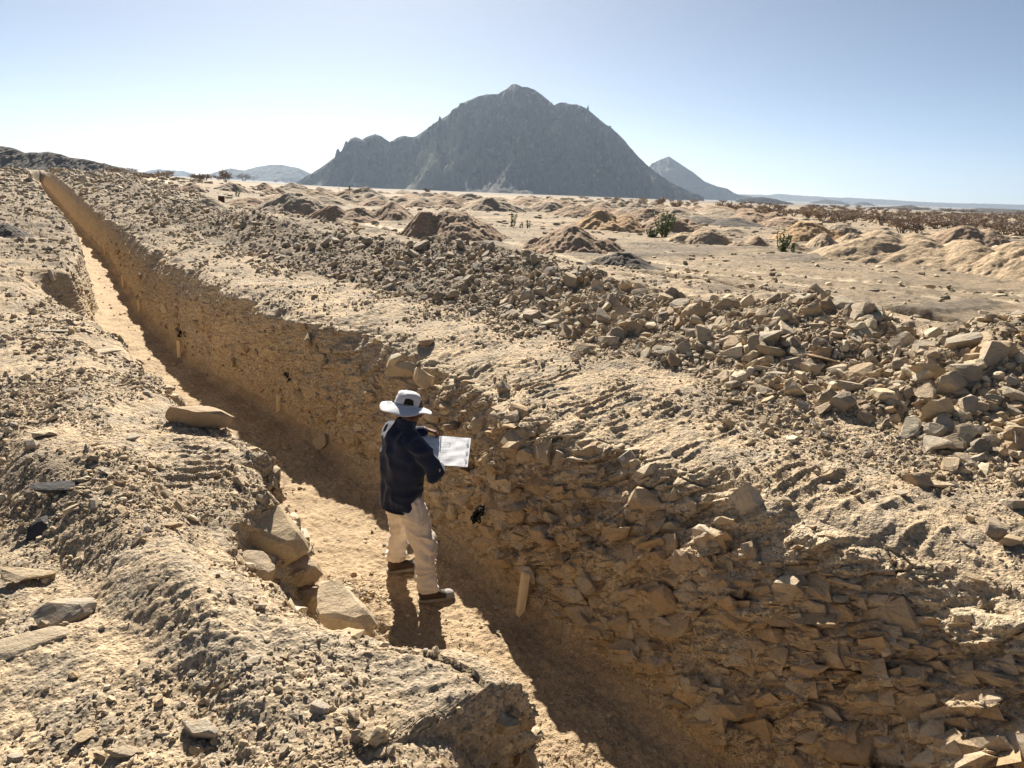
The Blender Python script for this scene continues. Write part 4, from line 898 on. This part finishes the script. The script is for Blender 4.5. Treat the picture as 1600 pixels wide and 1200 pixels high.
# ------------------------------------------------------------------ black scraps caught in the wall
M_BLK = NB('black_plastic'); M_BLK.col((.022, .022, .024)); M_BLK.b.inputs['Roughness'].default_value = .22; M_BLK = M_BLK.m
def wall_point(px, py):
    d = np.array(ray(px, py)); d /= np.linalg.norm(d); sub = P_[:, (S_[0] > 8.05) & (S_[0] < 10.4)].reshape(-1, 3); r_ = sub - CAMP; t = r_ @ d; e = np.linalg.norm(r_ - t[:, None] * d, axis=1)
    c = np.where(e < .02 + .004 * t)[0]
    return sub[c[np.argmin(t[c])]] if len(c) else sub[np.argmin(e)]
def scrap(px, py, s, label, seed):
    r = np.random.RandomState(seed); p = wall_point(px, py); Vs, Fs = [], []
    for i in range(4):                                   # crumpled folded ribbons of sheet
        c = r.randn(3) * .25; a0 = r.rand() * 6; n = 14; k = len(Vs); 
        for j in range(n):
            t = j / (n - 1); an = a0 + t * r.uniform(2.5, 4.5); q = c + np.array([math.cos(an) * .45, .12 * math.sin(an * 2 + i), math.sin(an) * .4]); wv = np.array([.05 * math.sin(9 * t), .14, .12 * math.cos(7 * t + i)]) * (1 + .6 * math.sin(5 * t + i))
            Vs += [q - wv, q + wv]
            if j: b = k + 2 * j; Fs.append((b - 2, b - 1, b + 1, b))
    V = np.array(Vs) * s; me = mesh_np('plastic_scrap', V, np.array(Fs), M_BLK, True); o = link(bpy.data.objects.new('plastic_scrap', me))
    mo = o.modifiers.new('thick', 'SOLIDIFY'); mo.thickness = .004
    o.location = p + np.array([-DV[0], -DV[1], .0]) * .03 ; o.rotation_euler.z = TH * -1 + rad(0) if False else rad(125); tag(o, label, 'scrap')
scrap(750, 806, .115, 'crumpled black scrap hanging on the wall right of the worker', 1)
scrap(448, 590, .09, 'small black scrap on the wall above the second stake', 2)
scrap(283, 516, .10, 'small black scrap above the third stake', 3)

# ------------------------------------------------------------------ the worker
def tube_bm(bm, pts, n=14, cap=True):
    """pts: (center, rx, ry, [side hint]) lofted rings, closed ends"""
    rings = []; P = [np.array(p[0], float) for p in pts]
    hint = np.array([1., 0, 0])
    for i, p in enumerate(pts):
        a = P[max(0, i - 1)]; b = P[min(len(P) - 1, i + 1)]; d = b - a; d /= np.linalg.norm(d) + 1e-9
        if len(p) > 3: hint = np.array(p[3], float)
        u = hint - d * (hint @ d)
        if np.linalg.norm(u) < .05: u = np.cross(d, [0, 1, 0])
        u /= np.linalg.norm(u); hint = u; w_ = np.cross(d, u)
        rings.append([bm.verts.new(P[i] + u * math.cos(t) * p[1] + w_ * math.sin(t) * p[2]) for t in np.linspace(0, 2 * math.pi, n, endpoint=False)])
    for a, b in zip(rings[:-1], rings[1:]):
        for i in range(n): bm.faces.new((a[i], a[(i + 1) % n], b[(i + 1) % n], b[i]))
    bm.faces.new(rings[0][::-1]); bm.faces.new(rings[-1])
def ball_bm(bm, c, r, rot=None, seg=20):
    M = Matrix.Translation(c) @ (Euler([rad(a) for a in rot]).to_matrix().to_4x4() if rot else Matrix()) @ Matrix.Diagonal((*r, 1))
    bmesh.ops.create_uvsphere(bm, u_segments=seg, v_segments=seg // 2 + 2, radius=1, matrix=M)
def remesh(name, bm, vox, mat, smooth=3, parent=None, fn=None):
    bmesh.ops.recalc_face_normals(bm, faces=bm.faces)
    me = bpy.data.meshes.new(name); bm.to_mesh(me); bm.free()
    o = bpy.data.objects.new(name, me); COL.objects.link(o)
    m = o.modifiers.new('r', 'REMESH'); m.mode = 'VOXEL'; m.voxel_size = vox; m.adaptivity = 0
    if smooth: m = o.modifiers.new('s', 'SMOOTH'); m.factor = .5; m.iterations = smooth
    dg = bpy.context.evaluated_depsgraph_get(); me2 = bpy.data.meshes.new_from_object(o.evaluated_get(dg)); o.modifiers.clear(); o.data = me2; me2.name = name
    me2.polygons.foreach_set('use_smooth', np.ones(len(me2.polygons), bool))
    if fn:
        n = len(me2.vertices); V = np.empty(n * 3, np.float32); N = np.empty(n * 3, np.float32); me2.vertices.foreach_get('co', V); me2.vertices.foreach_get('normal', N)
        V = V.reshape(-1, 3); N = N.reshape(-1, 3); V = V + N * np.asarray(fn(V, N), np.float32)[:, None]; me2.vertices.foreach_set('co', V.astype(np.float32).ravel()); me2.update()
    me2.materials.clear(); me2.materials.append(mat)
    if parent: o.parent = parent
    return o
def cloth(name, c, c2, sc_=260, rough=.85):
    b = NB(name); p = b.n('ShaderNodeTexCoord').outputs['Object']; b.col(b.mix(b.ramp(b.noise(p, 9, 5, .6), .35, .7), c, c2)); b.b.inputs['Roughness'].default_value = rough
    b.b.inputs['Sheen Weight'].default_value = .15
    b.bump(b.noise(p, sc_, 2, .5), .12, .002, b.bump(b.noise(p, 22, 4, .6), .35, .008)); return b.m
def person():
    az = rad(50); BX, BY = -.815, 5.12
    fz = lambda x, y: strip_z(*xy2uv(x, y))
    z0 = min(fz(-.56, 4.97), fz(-.87, 5.36)) + .0
    NAVY = cloth('navy_jacket_cloth', (.010, .016, .040), (.014, .022, .052)); TAN = cloth('beige_trouser_cloth', (.74, .65, .56), (.66, .57, .48)); HATC = cloth('light_grey_hat_cloth', (.56, .56, .58), (.50, .50, .53))
    SKIN = NB('brown_skin'); SKIN.col((.16, .075, .045)); SKIN.b.inputs['Roughness'].default_value = .5; SKIN.b.inputs['Subsurface Weight'].default_value = .05; SKIN = SKIN.m
    L = lambda x, y, z: (x, y, z)
    # joints in the figure's own frame: x to his right, y forward, z up
    sh = {1: (.20, -.015, 1.395), -1: (-.205, .015, 1.40)}
    el = {1: (.285, .10, 1.13), -1: (-.33, .14, 1.22)}
    wr_ = {1: (.10, .28, 1.085), -1: (-.215, .345, 1.305)}
    def loc(wx, wy): dx, dy = wx - BX, wy - BY; return dx * math.cos(az) - dy * math.sin(az), dx * math.sin(az) + dy * math.cos(az)
    rf = loc(-.60, 4.985); lf = loc(-.92, 5.40)          # heels/ankles
    hip = {1: (.10, -.02, .90), -1: (-.09, -.02, .90)}; ank = {1: (rf[0], rf[1], .10), -1: (lf[0], lf[1], .10)}
    kn = {s: tuple((np.array(hip[s]) * .46 + np.array(ank[s]) * .54) + np.array([0, .05, .0])) for s in (1, -1)}
    # ---- bare body, one continuous surface under the clothes
    bm = bmesh.new()
    tube_bm(bm, [((0, -.02, .84), .09, .06), ((0, -.02, .92), .10, .07), ((0, -.01, 1.08), .105, .07), ((0, 0, 1.25), .13, .085), ((0, 0, 1.35), .13, .07), ((0, .01, 1.42), .07, .05), ((0, .02, 1.47), .055, .055), ((0, .045, 1.53), .052, .055)], 20)
    for s in (1, -1):
        tube_bm(bm, [(tuple(np.array(sh[s]) * (.8, 1, .985)), .04, .04), (tuple(np.array(sh[s]) * (1, 1, .98)), .04, .04), (el[s], .034, .034), (wr_[s], .024, .030)])
        tube_bm(bm, [(tuple(np.array(hip[s]) * (.75, 1, .97)), .055, .06), (tuple(np.array(kn[s]) * .5 + np.array(hip[s]) * .5), .062, .065), (kn[s], .05, .054), (tuple(np.array(kn[s]) * .45 + np.array(ank[s]) * .55), .052, .054), (ank[s], .034, .038), (ank[s][:2] + (.05,), .034, .038)])
        tube_bm(bm, [((ank[s][0], ank[s][1] - .03, .06), .032, .03), ((ank[s][0], ank[s][1] + .14, .04), .04, .022)])
    # head, bowed over the drawing
    hc = np.array([-.02, .075, 1.585]); tilt = rad(-24)
    Hd = lambda x, y, z: tuple(hc + np.array([x, y * math.cos(tilt) - z * math.sin(tilt), y * math.sin(tilt) + z * math.cos(tilt)]))
    ball_bm(bm, Hd(0, 0, .02), (.077, .095, .09)); ball_bm(bm, Hd(0, .035, -.055), (.055, .055, .065)); ball_bm(bm, Hd(0, .082, -.095), (.028, .022, .02))
    tube_bm(bm, [(Hd(0, .088, .015), .008, .010), (Hd(0, .108, -.022), .013, .013), (Hd(0, .098, -.036), .017, .01)], 10)
    for s in (1, -1):
        ball_bm(bm, Hd(s * .078, -.005, -.01), (.010, .020, .032)); ball_bm(bm, Hd(s * .03, .085, .022), (.018, .012, .008)); ball_bm(bm, Hd(s * .045, .07, -.02), (.02, .018, .02))
    ball_bm(bm, Hd(0, .09, -.06), (.024, .012, .006)); ball_bm(bm, Hd(0, .088, -.069), (.02, .012, .006))
    def hand(s, w0, dirv, nrm, curl, spread):
        d = np.array(dirv, float); d /= np.linalg.norm(d); nn = np.array(nrm, float); nn -= d * (nn @ d); nn /= np.linalg.norm(nn); sd_v = np.cross(d, nn); w0 = np.array(w0, float)
        tube_bm(bm, [(w0 - d * .02, .025, .018, sd_v), (w0 + d * .02, .032, .015, sd_v), (w0 + d * .06, .040, .014, sd_v), (w0 + d * .088, .039, .012, sd_v)], 14)
        for k, (off, ln) in enumerate(((-.030, .068), (-.010, .078), (.011, .072), (.030, .056))):
            p = w0 + d * .078 + sd_v * off; ang = 0; pts = [(tuple(p), .0088, .0088)]; q = p.copy()
            for seg, fr in enumerate((.45, .32, .23)):
                ang += curl[seg] * (1 + .15 * k); dd = d * math.cos(ang) - nn * math.sin(ang) + sd_v * off * spread * 3; dd /= np.linalg.norm(dd); q = q + dd * ln * fr * 1.05; pts.append((tuple(q), .0083 - seg * .0009, .0080 - seg * .0009))
            tube_bm(bm, pts, 9)
        p = w0 + d * .018 - sd_v * .026 * 1; q1 = p + (d * .6 - sd_v * .75 - nn * .35) * .034; q2 = q1 + (d * .85 - sd_v * .3 - nn * .5) * .030; q3 = q2 + (d * .95 - nn * .5) * .022
        tube_bm(bm, [(tuple(p), .013, .012), (tuple(q1), .0108, .0105), (tuple(q2), .0095, .0092), (tuple(q3), .0075, .007)], 9)
    hand(-1, wr_[-1], (.62, .60, -.22), (0, .25, 1), (.35, .55, .5), .5)
    hand(1, wr_[1], (-.55, .78, .10), (.1, -.2, -1), (.12, .2, .3), .3)
    body = remesh('person', bm, .0048, SKIN, 2)
    body.location = (BX, BY, z0); body.rotation_euler.z = -az; body.scale = (1.0, 1.0, .966)
    tag(body, 'person in navy jacket, beige trousers and wide brimmed hat drawing in the trench', 'person')
    # eyes and hair
    WH = darkmat('eye_white', (.6, .58, .55), .3); HR = darkmat('black_hair', (.01, .009, .008), .6)
    bm = bmesh.new()
    for s in (1, -1): ball_bm(bm, Hd(s * .03, .088, .008), (.0125, .009, .0085), None, 12)
    me = bpy.data.meshes.new('eyes'); bm.to_mesh(me); bm.free(); me.materials.append(WH); link(bpy.data.objects.new('eyes', me), body)
    bm = bmesh.new(); ball_bm(bm, Hd(0, -.012, .025), (.084, .096, .093)); ball_bm(bm, Hd(0, -.05, -.03), (.066, .052, .055)); remesh('hair', bm, .008, HR, 2, body)
    # ---- trousers
    bm = bmesh.new()
    tube_bm(bm, [((0, -.015, .90), .120, .085), ((0, -.02, .86), .145, .108), ((.005, -.025, .80), .158, .118), ((.01, -.02, .74), .12, .09)], 28)
    for s in (1, -1):
        h, k, a = (np.array(q[s]) for q in (hip, kn, ank)); lo = k * .4 + a * .6; side = (math.cos(0), 0, 0)
        tube_bm(bm, [(tuple(h + (0, 0, -.03)), .084, .100), (tuple(h * .7 + k * .3), .098, .108), (tuple(h * .35 + k * .65), .092, .100), (tuple(k), .086, .092), (tuple(k * .6 + a * .4 + (0, -.01, 0)), .080, .088), (tuple(lo + (0, -.012, -.02)), .074, .082), (tuple(a + (0, -.006, .07)), .070, .076), (tuple(a + (0, .0, .015)), .068, .076)], 24)
    def tf(V, N):
        z = V[:, 2]; x = V[:, 0]; low = np.clip((.42 - z) / .3, 0, 1); kne = np.exp(-((z - .5) / .12) ** 2); hp = np.exp(-((z - .80) / .10) ** 2)
        f = np.abs(n3(x * 5, V[:, 1] * 5, z * 17 + n3(x * 6, V[:, 1] * 6, z * 4, 3), 5)); v_ = np.abs(n3(x * 16, V[:, 1] * 16, z * 4.2, 6))
        return (.25 - f) * (.045 * low + .045 * kne + .024) + (.2 - v_) * .016 + n3(x * 9, V[:, 1] * 9, z * 6, 8) * .008
    tr = remesh('trousers', bm, .0065, TAN, 4, body, tf)
    # side seam and pocket edge as a dark line, shadow put into its colour
    for s in (1,):
        bm = bmesh.new(); p0 = np.array([.168, .035, .88]); 
        tube_bm(bm, [((.150, .060, .905), .0035, .0035), ((.172, .030, .875), .0035, .0035), ((.176, .000, .845), .0035, .0035)], 6)
        me = bpy.data.meshes.new('pocket'); bm.to_mesh(me); bm.free(); me.materials.append(darkmat('seam_shadow', (.10, .08, .06))); link(bpy.data.objects.new('pocket', me), tr)
    # ---- jacket: body, sleeves and collar as one cloth
    bm = bmesh.new()
    tube_bm(bm, [((.0, -.02, .800), .192, .152), ((0, -.02, .86), .190, .150), ((0, -.015, .98), .184, .142), ((0, -.01, 1.12), .200, .145), ((0, -.01, 1.26), .212, .142), ((0, -.008, 1.35), .214, .126), ((0, 0, 1.415), .165, .095), ((0, .012, 1.46), .085, .068), ((0, .02, 1.485), .066, .063), ((0, .028, 1.505), .065, .062)], 30)
    for s in (1, -1):
        a, e, w_ = (np.array(q[s]) for q in (sh, el, wr_)); m1 = a * .5 + e * .5; m2 = e * .5 + w_ * .5; d = (w_ - e) / np.linalg.norm(w_ - e)
        tube_bm(bm, [(tuple(a * (.55, 1, 1) + (0, 0, -.03)), .062, .070), (tuple(a * (.92, 1, 1) + (0, 0, -.028)), .064, .074), (tuple(a * .75 + e * .25), .070, .076), (tuple(m1), .070, .072), (tuple(e + (e - a) * .03), .060, .062), (tuple(e * .8 + w_ * .2), .058, .058), (tuple(m2), .052, .052), (tuple(w_ - d * .02), .042, .042), (tuple(w_ - d * .005), .038, .038)], 20)
    def jf(V, N):
        x, y, z = V.T; arm = np.clip((np.abs(x) - .19) / .06, 0, 1); hem = np.exp(-((z - .80) / .03) ** 2)
        e = np.array(el[1]); ed = np.exp(-(((x - e[0]) ** 2 + (y - e[1]) ** 2 + (z - e[2]) ** 2) / .012))
        f = np.abs(n3(x * 4 + z * 2, y * 4, z * 9, 25)); g = np.abs(n3(x * 9, y * 9, z * 2.6 + x * 3, 26))
        return .004 + (.22 - f) * (.030 + .026 * ed + .010 * arm) + (.2 - g) * .040 * (1 - arm * .5) + n3(x * 5, y * 5, z * 3, 28) * .012 - hem * .004
    jk = remesh('jacket', bm, .0065, NAVY, 9, body, jf)
    bm = bmesh.new(); tube_bm(bm, [((.0, -.020, .790), .192, .152), ((.0, -.02, .806), .194, .154)], 40); me = bpy.data.meshes.new('hem'); bm.to_mesh(me); bm.free(); me.materials.append(NAVY)
    for p_ in me.polygons: p_.use_smooth = True
    link(bpy.data.objects.new('hem', me), jk)
    bm = bmesh.new(); tube_bm(bm, [((0, .012, 1.455), .082, .072), ((0, .018, 1.485), .071, .067), ((0, .026, 1.515), .070, .068)], 28); remesh('collar', bm, .007, NAVY, 2, jk)
    # small pale print on the right elbow
    e = np.array(el[1]); bm = bmesh.new()
    pr = darkmat('white_print', (.6, .62, .66))
    for k in range(3):
        c = e + np.array([.052 - .004 * k, .010, .055 - .014 * k]); bmesh.ops.create_cube(bm, size=1, matrix=Matrix.Translation(c) @ Euler((0, rad(8), rad(20))).to_matrix().to_4x4() @ Matrix.Diagonal((.012, .006, .005, 1)))
    me = bpy.data.meshes.new('sleeve_print'); bm.to_mesh(me); bm.free(); me.materials.append(pr); link(bpy.data.objects.new('sleeve_print', me), jk)
    # ---- boots
    BR = cloth('brown_boot_leather', (.055, .036, .026), (.085, .058, .040), 90, .6); TOE = darkmat('grey_toe_cap', (.30, .28, .26)); SOLE = darkmat('pale_rubber_sole', (.30, .26, .20)); LACE = darkmat('dark_lace', (.03, .022, .018)); TREAD = darkmat('black_tread', (.02, .02, .02))
    for s in (1, -1):
        a = np.array(ank[s]); yaw = rad(-24 if s == 1 else -16); zg = fz(*( (-.56, 4.97) if s == 1 else (-.87, 5.36))) - z0
        R = lambda x, y, z: (a[0] + x * math.cos(yaw) - y * math.sin(yaw), a[1] + x * math.sin(yaw) + y * math.cos(yaw), z + zg)
        sdv = (math.cos(yaw), math.sin(yaw), 0)
        bm = bmesh.new()
        tube_bm(bm, [(R(0, -.075, .055), .028, .025, sdv), (R(0, -.06, .06), .040, .040, sdv), (R(0, 0, .068), .042, .048, sdv), (R(0, .06, .060), .043, .042, sdv), (R(0, .12, .050), .047, .032, sdv), (R(0, .165, .045), .044, .028, sdv), (R(0, .20, .040), .026, .020, sdv)], 18)
        tube_bm(bm, [(R(0, -.02, .05), .045, .055, sdv), (R(0, -.022, .10), .043, .055, sdv), (R(0, -.018, .155), .044, .052, sdv), (R(0, -.018, .165), .046, .054, sdv)], 18)
        bt = remesh('boot', bm, .0055, BR, 2, body)
        bm = bmesh.new(); rings = []
        prof = [(-.085, .026), (-.075, .037), (-.04, .041), (0, .038), (.04, .040), (.10, .049), (.15, .050), (.185, .040), (.208, .020)]
        out = [(w_, y) for y, w_ in prof] + [(-w_, y) for y, w_ in prof[::-1]]
        for zz, k in ((.0, .97), (.012, 1.0), (.026, 1.03), (.032, 1.0)): rings.append([bm.verts.new(R(x * k, y * k, zz + (.008 if .02 < y < .05 and zz == 0 else 0) + max(0, y - .15) * .15)) for x, y in out])
        n = len(out)
        for p_, q_ in zip(rings[:-1], rings[1:]):
            for i in range(n): bm.faces.new((p_[i], p_[(i + 1) % n], q_[(i + 1) % n], q_[i]))
        bm.faces.new(rings[0][::-1]); bm.faces.new(rings[-1]); bmesh.ops.recalc_face_normals(bm, faces=bm.faces); me = bpy.data.meshes.new('sole'); bm.to_mesh(me); bm.free(); me.materials.append(SOLE); link(bpy.data.objects.new('sole', me), bt)
        bm = bmesh.new(); ball_bm(bm, R(0, .158, .047), (.050, .052, .036), (0, 0, math.degrees(yaw)))
        remesh('toe_cap', bm, .006, TOE, 1, bt)
        bm = bmesh.new()
        for k in range(6):
            y = .105 - k * .020; z = .086 + k * .008 + max(0, k - 3) * .010; sg = 1 if k % 2 else -1
            tube_bm(bm, [(R(-.026, y, z - .012), .003, .003), (R(0, y + .008 * sg, z + .004), .003, .003), (R(.026, y + .01, z - .012), .003, .003)], 6)
        me = bpy.data.meshes.new('lace'); bm.to_mesh(me); bm.free(); me.materials.append(LACE); link(bpy.data.objects.new('lace', me), bt)
    # ---- hat: bucket crown, wide drooping brim, black vent, cord and toggle
    HT = rad(-13); hb = np.array([-.02, .045, 1.628])
    hp = lambda x, y, z: tuple(hb + np.array([x, y * math.cos(HT) - z * math.sin(HT), y * math.sin(HT) + z * math.cos(HT)]))
    n = 72; Vs, Fs = [], []; prof = [(.001, .108), (.03, .1075), (.055, .103), (.073, .092), (.083, .075), (.088, .05), (.091, .02), (.093, .0), (.115, -.006), (.145, -.016), (.172, -.027), (.186, -.035), (.188, -.038)]
    for j, (r_, z) in enumerate(prof):
        for i in range(n):
            t = 2 * math.pi * i / n; q = max(0, (r_ - .093) / .095); ww = q * (.014 * math.sin(2 * t + .6) + .008 * math.sin(5 * t + 1)); cr = (1 - min(1, r_ / .093)) * 0
            cx = r_ * (1.0 + .12 * (r_ > .09) * abs(math.sin(t)) * 0); wob_ = .004 * math.sin(3 * t + j) * (j < 7) + .003 * math.sin(7 * t + 2 * j) * (2 < j < 7)
            Vs.append(hp((r_ + wob_) * math.cos(t) * (1 if j < 8 else 1.03), (r_ + wob_) * math.sin(t) * 1.08, z + ww - (q * .012 * max(0, -math.sin(t)))))
    for j in range(len(prof) - 1):
        for i in range(n): Fs.append((j * n + i, (j + 1) * n + i, (j + 1) * n + (i + 1) % n, j * n + (i + 1) % n))
    me = mesh_np('hat', np.array(Vs), np.array(Fs), HATC, True); hat = link(bpy.data.objects.new('hat', me), body)
    md = hat.modifiers.new('thick', 'SOLIDIFY'); md.thickness = .0035
    def patch(name, t0, t1, zlo, zhi, mat, off=.0035):
        Vp, Fp = [], []; m_ = 14
        for i in range(m_ + 1):
            f_ = i / m_; t = rad(t0 + (t1 - t0) * f_); hh = zlo + (zhi - zlo) * math.sin(math.pi * min(1, f_ * .5 + .28)) ** .8 * (1 if .0 < f_ < 1 else .0)
            for k in range(5):
                z = zlo + (hh - zlo) * k / 4; r_ = float(np.interp(z, [0, .02, .05, .075, .092], [.093, .091, .088, .083, .073])) + off
                Vp.append(hp(r_ * math.cos(t), r_ * math.sin(t) * 1.08, z))
        for i in range(m_):
            for k in range(4): b = i * 5 + k; Fp.append((b, b + 5, b + 6, b + 1))
        link(bpy.data.objects.new(name, mesh_np(name, np.array(Vp), np.array(Fp), mat, True)), hat)
    VB = darkmat('black_mesh', (.01, .01, .011), .7)
    patch('vent', -48, -2, .014, .064, VB); patch('vent', 166, 214, .016, .066, VB)
    bm = bmesh.new(); tube_bm(bm, [(hp(.0945 * math.cos(t), .0945 * math.sin(t) * 1.08, .008), .0022, .0022) for t in np.linspace(rad(-135), rad(-20), 16)], 6)
    tube_bm(bm, [(hp(-.066, -.080, .006), .007, .007), (hp(-.062, -.092, .004), .006, .006)], 8)
    tube_bm(bm, [(hp(-.06 - .02 * math.sin(a_), -.10 - .018 * (1 - math.cos(a_)), -.002 - .004 * a_ / 3), .0016, .0016) for a_ in np.linspace(0, 5.2, 14)], 5)
    me = bpy.data.meshes.new('cord'); bm.to_mesh(me); bm.free(); me.materials.append(VB); link(bpy.data.objects.new('cord', me), hat)
    # ---- clipboard: world corners A far right, B near right, C far left, D near left
    A_, B_, C_ = (np.array(v) for v in ((-.325, 5.50, 1.20), (-.400, 5.20, 1.07), (-.755, 5.50, 1.215)))
    ex = A_ - C_; Wd = np.linalg.norm(ex); ex /= Wd; ey = A_ - B_; ey -= ex * (ey @ ex); Hh = np.linalg.norm(ey); ey /= Hh; ez = np.cross(ex, ey)
    cen = (A_ + C_) / 2 - ey * Hh / 2; M = Matrix(np.stack([ex, ey, ez], 1).tolist()).to_4x4(); M.translation = Vector(cen) + Vector((0, 0, z0))
    root = link(bpy.data.objects.new('clipboard', None)); root.matrix_world = M; root.empty_display_size = .1
    tag(root, 'white drawing sheets on a clipboard held open by the worker in the trench', 'clipboard')
    def slab(name, x0, x1, y0, y1, z_0, z_1, mat, parent=root, wave=0.):
        nx = 16; g = np.linspace(0, 1, nx); X, Y = np.meshgrid(x0 + (x1 - x0) * g, y0 + (y1 - y0) * g, indexing='ij'); Zt = z_1 + wave * (np.sin(X * 22 + Y * 9) * .5 + n2(X * 14, Y * 14, 9)); V = np.concatenate([np.stack([X, Y, Zt], -1).reshape(-1, 3), np.stack([X, Y, Zt - (z_1 - z_0)], -1).reshape(-1, 3)])
        gf = grid_faces(nx, nx); o2 = nx * nx; i = np.arange(o2).reshape(nx, nx); ring = np.concatenate([i[0, :-1], i[:-1, -1], i[-1, :0:-1], i[:0:-1, 0]]); rn = np.roll(ring, -1)
        side = np.stack([ring, rn, rn + o2, ring + o2], 1); me = mesh_np(name, V, np.concatenate([gf, gf[:, ::-1] + o2, side]), mat); return link(bpy.data.objects.new(name, me), parent)
    PAP = darkmat('white_paper', (.88, .88, .90), .6)
    for l_ in list(PAP.node_tree.links):
        if l_.to_socket.name == 'Normal': PAP.node_tree.links.remove(l_)
    for n_ in PAP.node_tree.nodes:
        if n_.type == 'MIX': n_.inputs[6].default_value = (.88, .88, .90, 1); n_.inputs[7].default_value = (.84, .84, .86, 1)
    BRD = darkmat('dark_board', (.05, .05, .055), .5); INK = darkmat('faint_pencil', (.42, .42, .46), .8); MET = NB('steel_clip'); MET.col((.5, .5, .5)); MET.b.inputs['Metallic'].default_value = .9; MET.b.inputs['Roughness'].default_value = .35
    hx, hy = Wd / 2, Hh / 2
    slab('board', -hx + .01, hx, -hy, hy, -.006, -.002, BRD); pa = slab('paper', -hx + .0, hx - .016, -hy - .004, hy - .004, -.0015, .005, PAP, root, .0028)
    slab('cover', hx - .018, hx + .006, -hy, hy, -.004, .001, PAP)
    for q in (-.55, .0, .55):
        bm = bmesh.new(); tube_bm(bm, [((hx - .026, q * hy, .004), .002, .002), ((hx - .02, q * hy, .008), .002, .002), ((hx - .012, q * hy, .0075), .002, .002), ((hx - .006, q * hy, .0), .002, .002)], 8)
        me = bpy.data.meshes.new('ring'); bm.to_mesh(me); bm.free(); me.materials.append(MET.m); link(bpy.data.objects.new('ring', me), root)
    # faint drawn box and lines on the sheet
    bm = bmesh.new()
    def ln(x0, y0, x1, y1, w_=.0012):
        d = Vector((x1 - x0, y1 - y0, 0)); n_ = Vector((-d.y, d.x, 0)).normalized() * w_; vs = [bm.verts.new((x0, y0, .0062) + n_ * 0) for _ in ()]
        q = [Vector((x0, y0, .0068)) - n_, Vector((x1, y1, .0068)) - n_, Vector((x1, y1, .0068)) + n_, Vector((x0, y0, .0068)) + n_]; bm.faces.new([bm.verts.new(v) for v in q])
    for k in range(4): t = .0; x0, y0 = [(-.03, .03), (.055, .035), (.06, .085), (-.03, .09)][k]; x1, y1 = [(.055, .035), (.06, .085), (-.03, .09), (-.03, .03)][k]; ln(x0, y0, x1, y1)
    for k in range(9): y0 = .005 - k * .014; ln(-.14 + (k % 3) * .02, y0, .10 - (k % 4) * .03, y0 + .008 * math.sin(k), .0007)
    ln(-.11, .06, -.05, .05, .002); me = bpy.data.meshes.new('sketch_lines'); bm.to_mesh(me); bm.free(); me.materials.append(INK); link(bpy.data.objects.new('sketch_lines', me), pa)
    # pencil in the left hand
    w0 = np.array(wr_[-1]); d = np.array((.62, .60, -.22)); d /= np.linalg.norm(d); tip = w0 + d * .135 + np.array([0, 0, -.03]); top_ = tip + np.array([-.03, -.02, .06]); bm = bmesh.new(); tube_bm(bm, [(tuple(tip), .0008, .0008), (tuple(tip + (top_ - tip) * .12), .0038, .0038), (tuple(top_), .0038, .0038)], 6)
    me = bpy.data.meshes.new('pencil'); bm.to_mesh(me); bm.free(); me.materials.append(darkmat('pencil_paint', (.03, .03, .03))); pc = link(bpy.data.objects.new('pencil', me)); pc.matrix_world = Matrix.Translation((BX, BY, z0 - .04)) @ Matrix.Rotation(-az, 4, 'Z'); tag(pc, 'dark pencil in the hand of the worker above the drawing sheet', 'pencil')
person()
print('person', round(time.time() - T0, 1))

# ------------------------------------------------------------------ haze
def haze():
    X, Y, Z0, Z1 = 9000, 12500, -70.0, 520.0
    bm = bmesh.new(); bmesh.ops.create_cube(bm, size=1)
    for v in bm.verts:
        v.co = Vector((v.co.x * 2 * X, (v.co.y + .5) * (Y + 400) - 400, Z0 if v.co.z < 0 else Z1))
    me = bpy.data.meshes.new('haze'); bm.to_mesh(me); bm.free()
    m = bpy.data.materials.new('haze_air'); m.use_nodes = True; t = m.node_tree; t.nodes.clear()
    o = t.nodes.new('ShaderNodeOutputMaterial'); p = t.nodes.new('ShaderNodeVolumePrincipled')
    p.inputs['Color'].default_value = (.45, .57, .74, 1); p.inputs['Density'].default_value = 0.64e-4; p.inputs['Anisotropy'].default_value = .35
    t.links.new(p.outputs[0], o.inputs['Volume']); me.materials.append(m)
    tag(link(bpy.data.objects.new('haze', me)), 'thin dusty blue haze over the desert', kind='stuff')
if 1: haze()
print('script', round(time.time() - T0, 1))
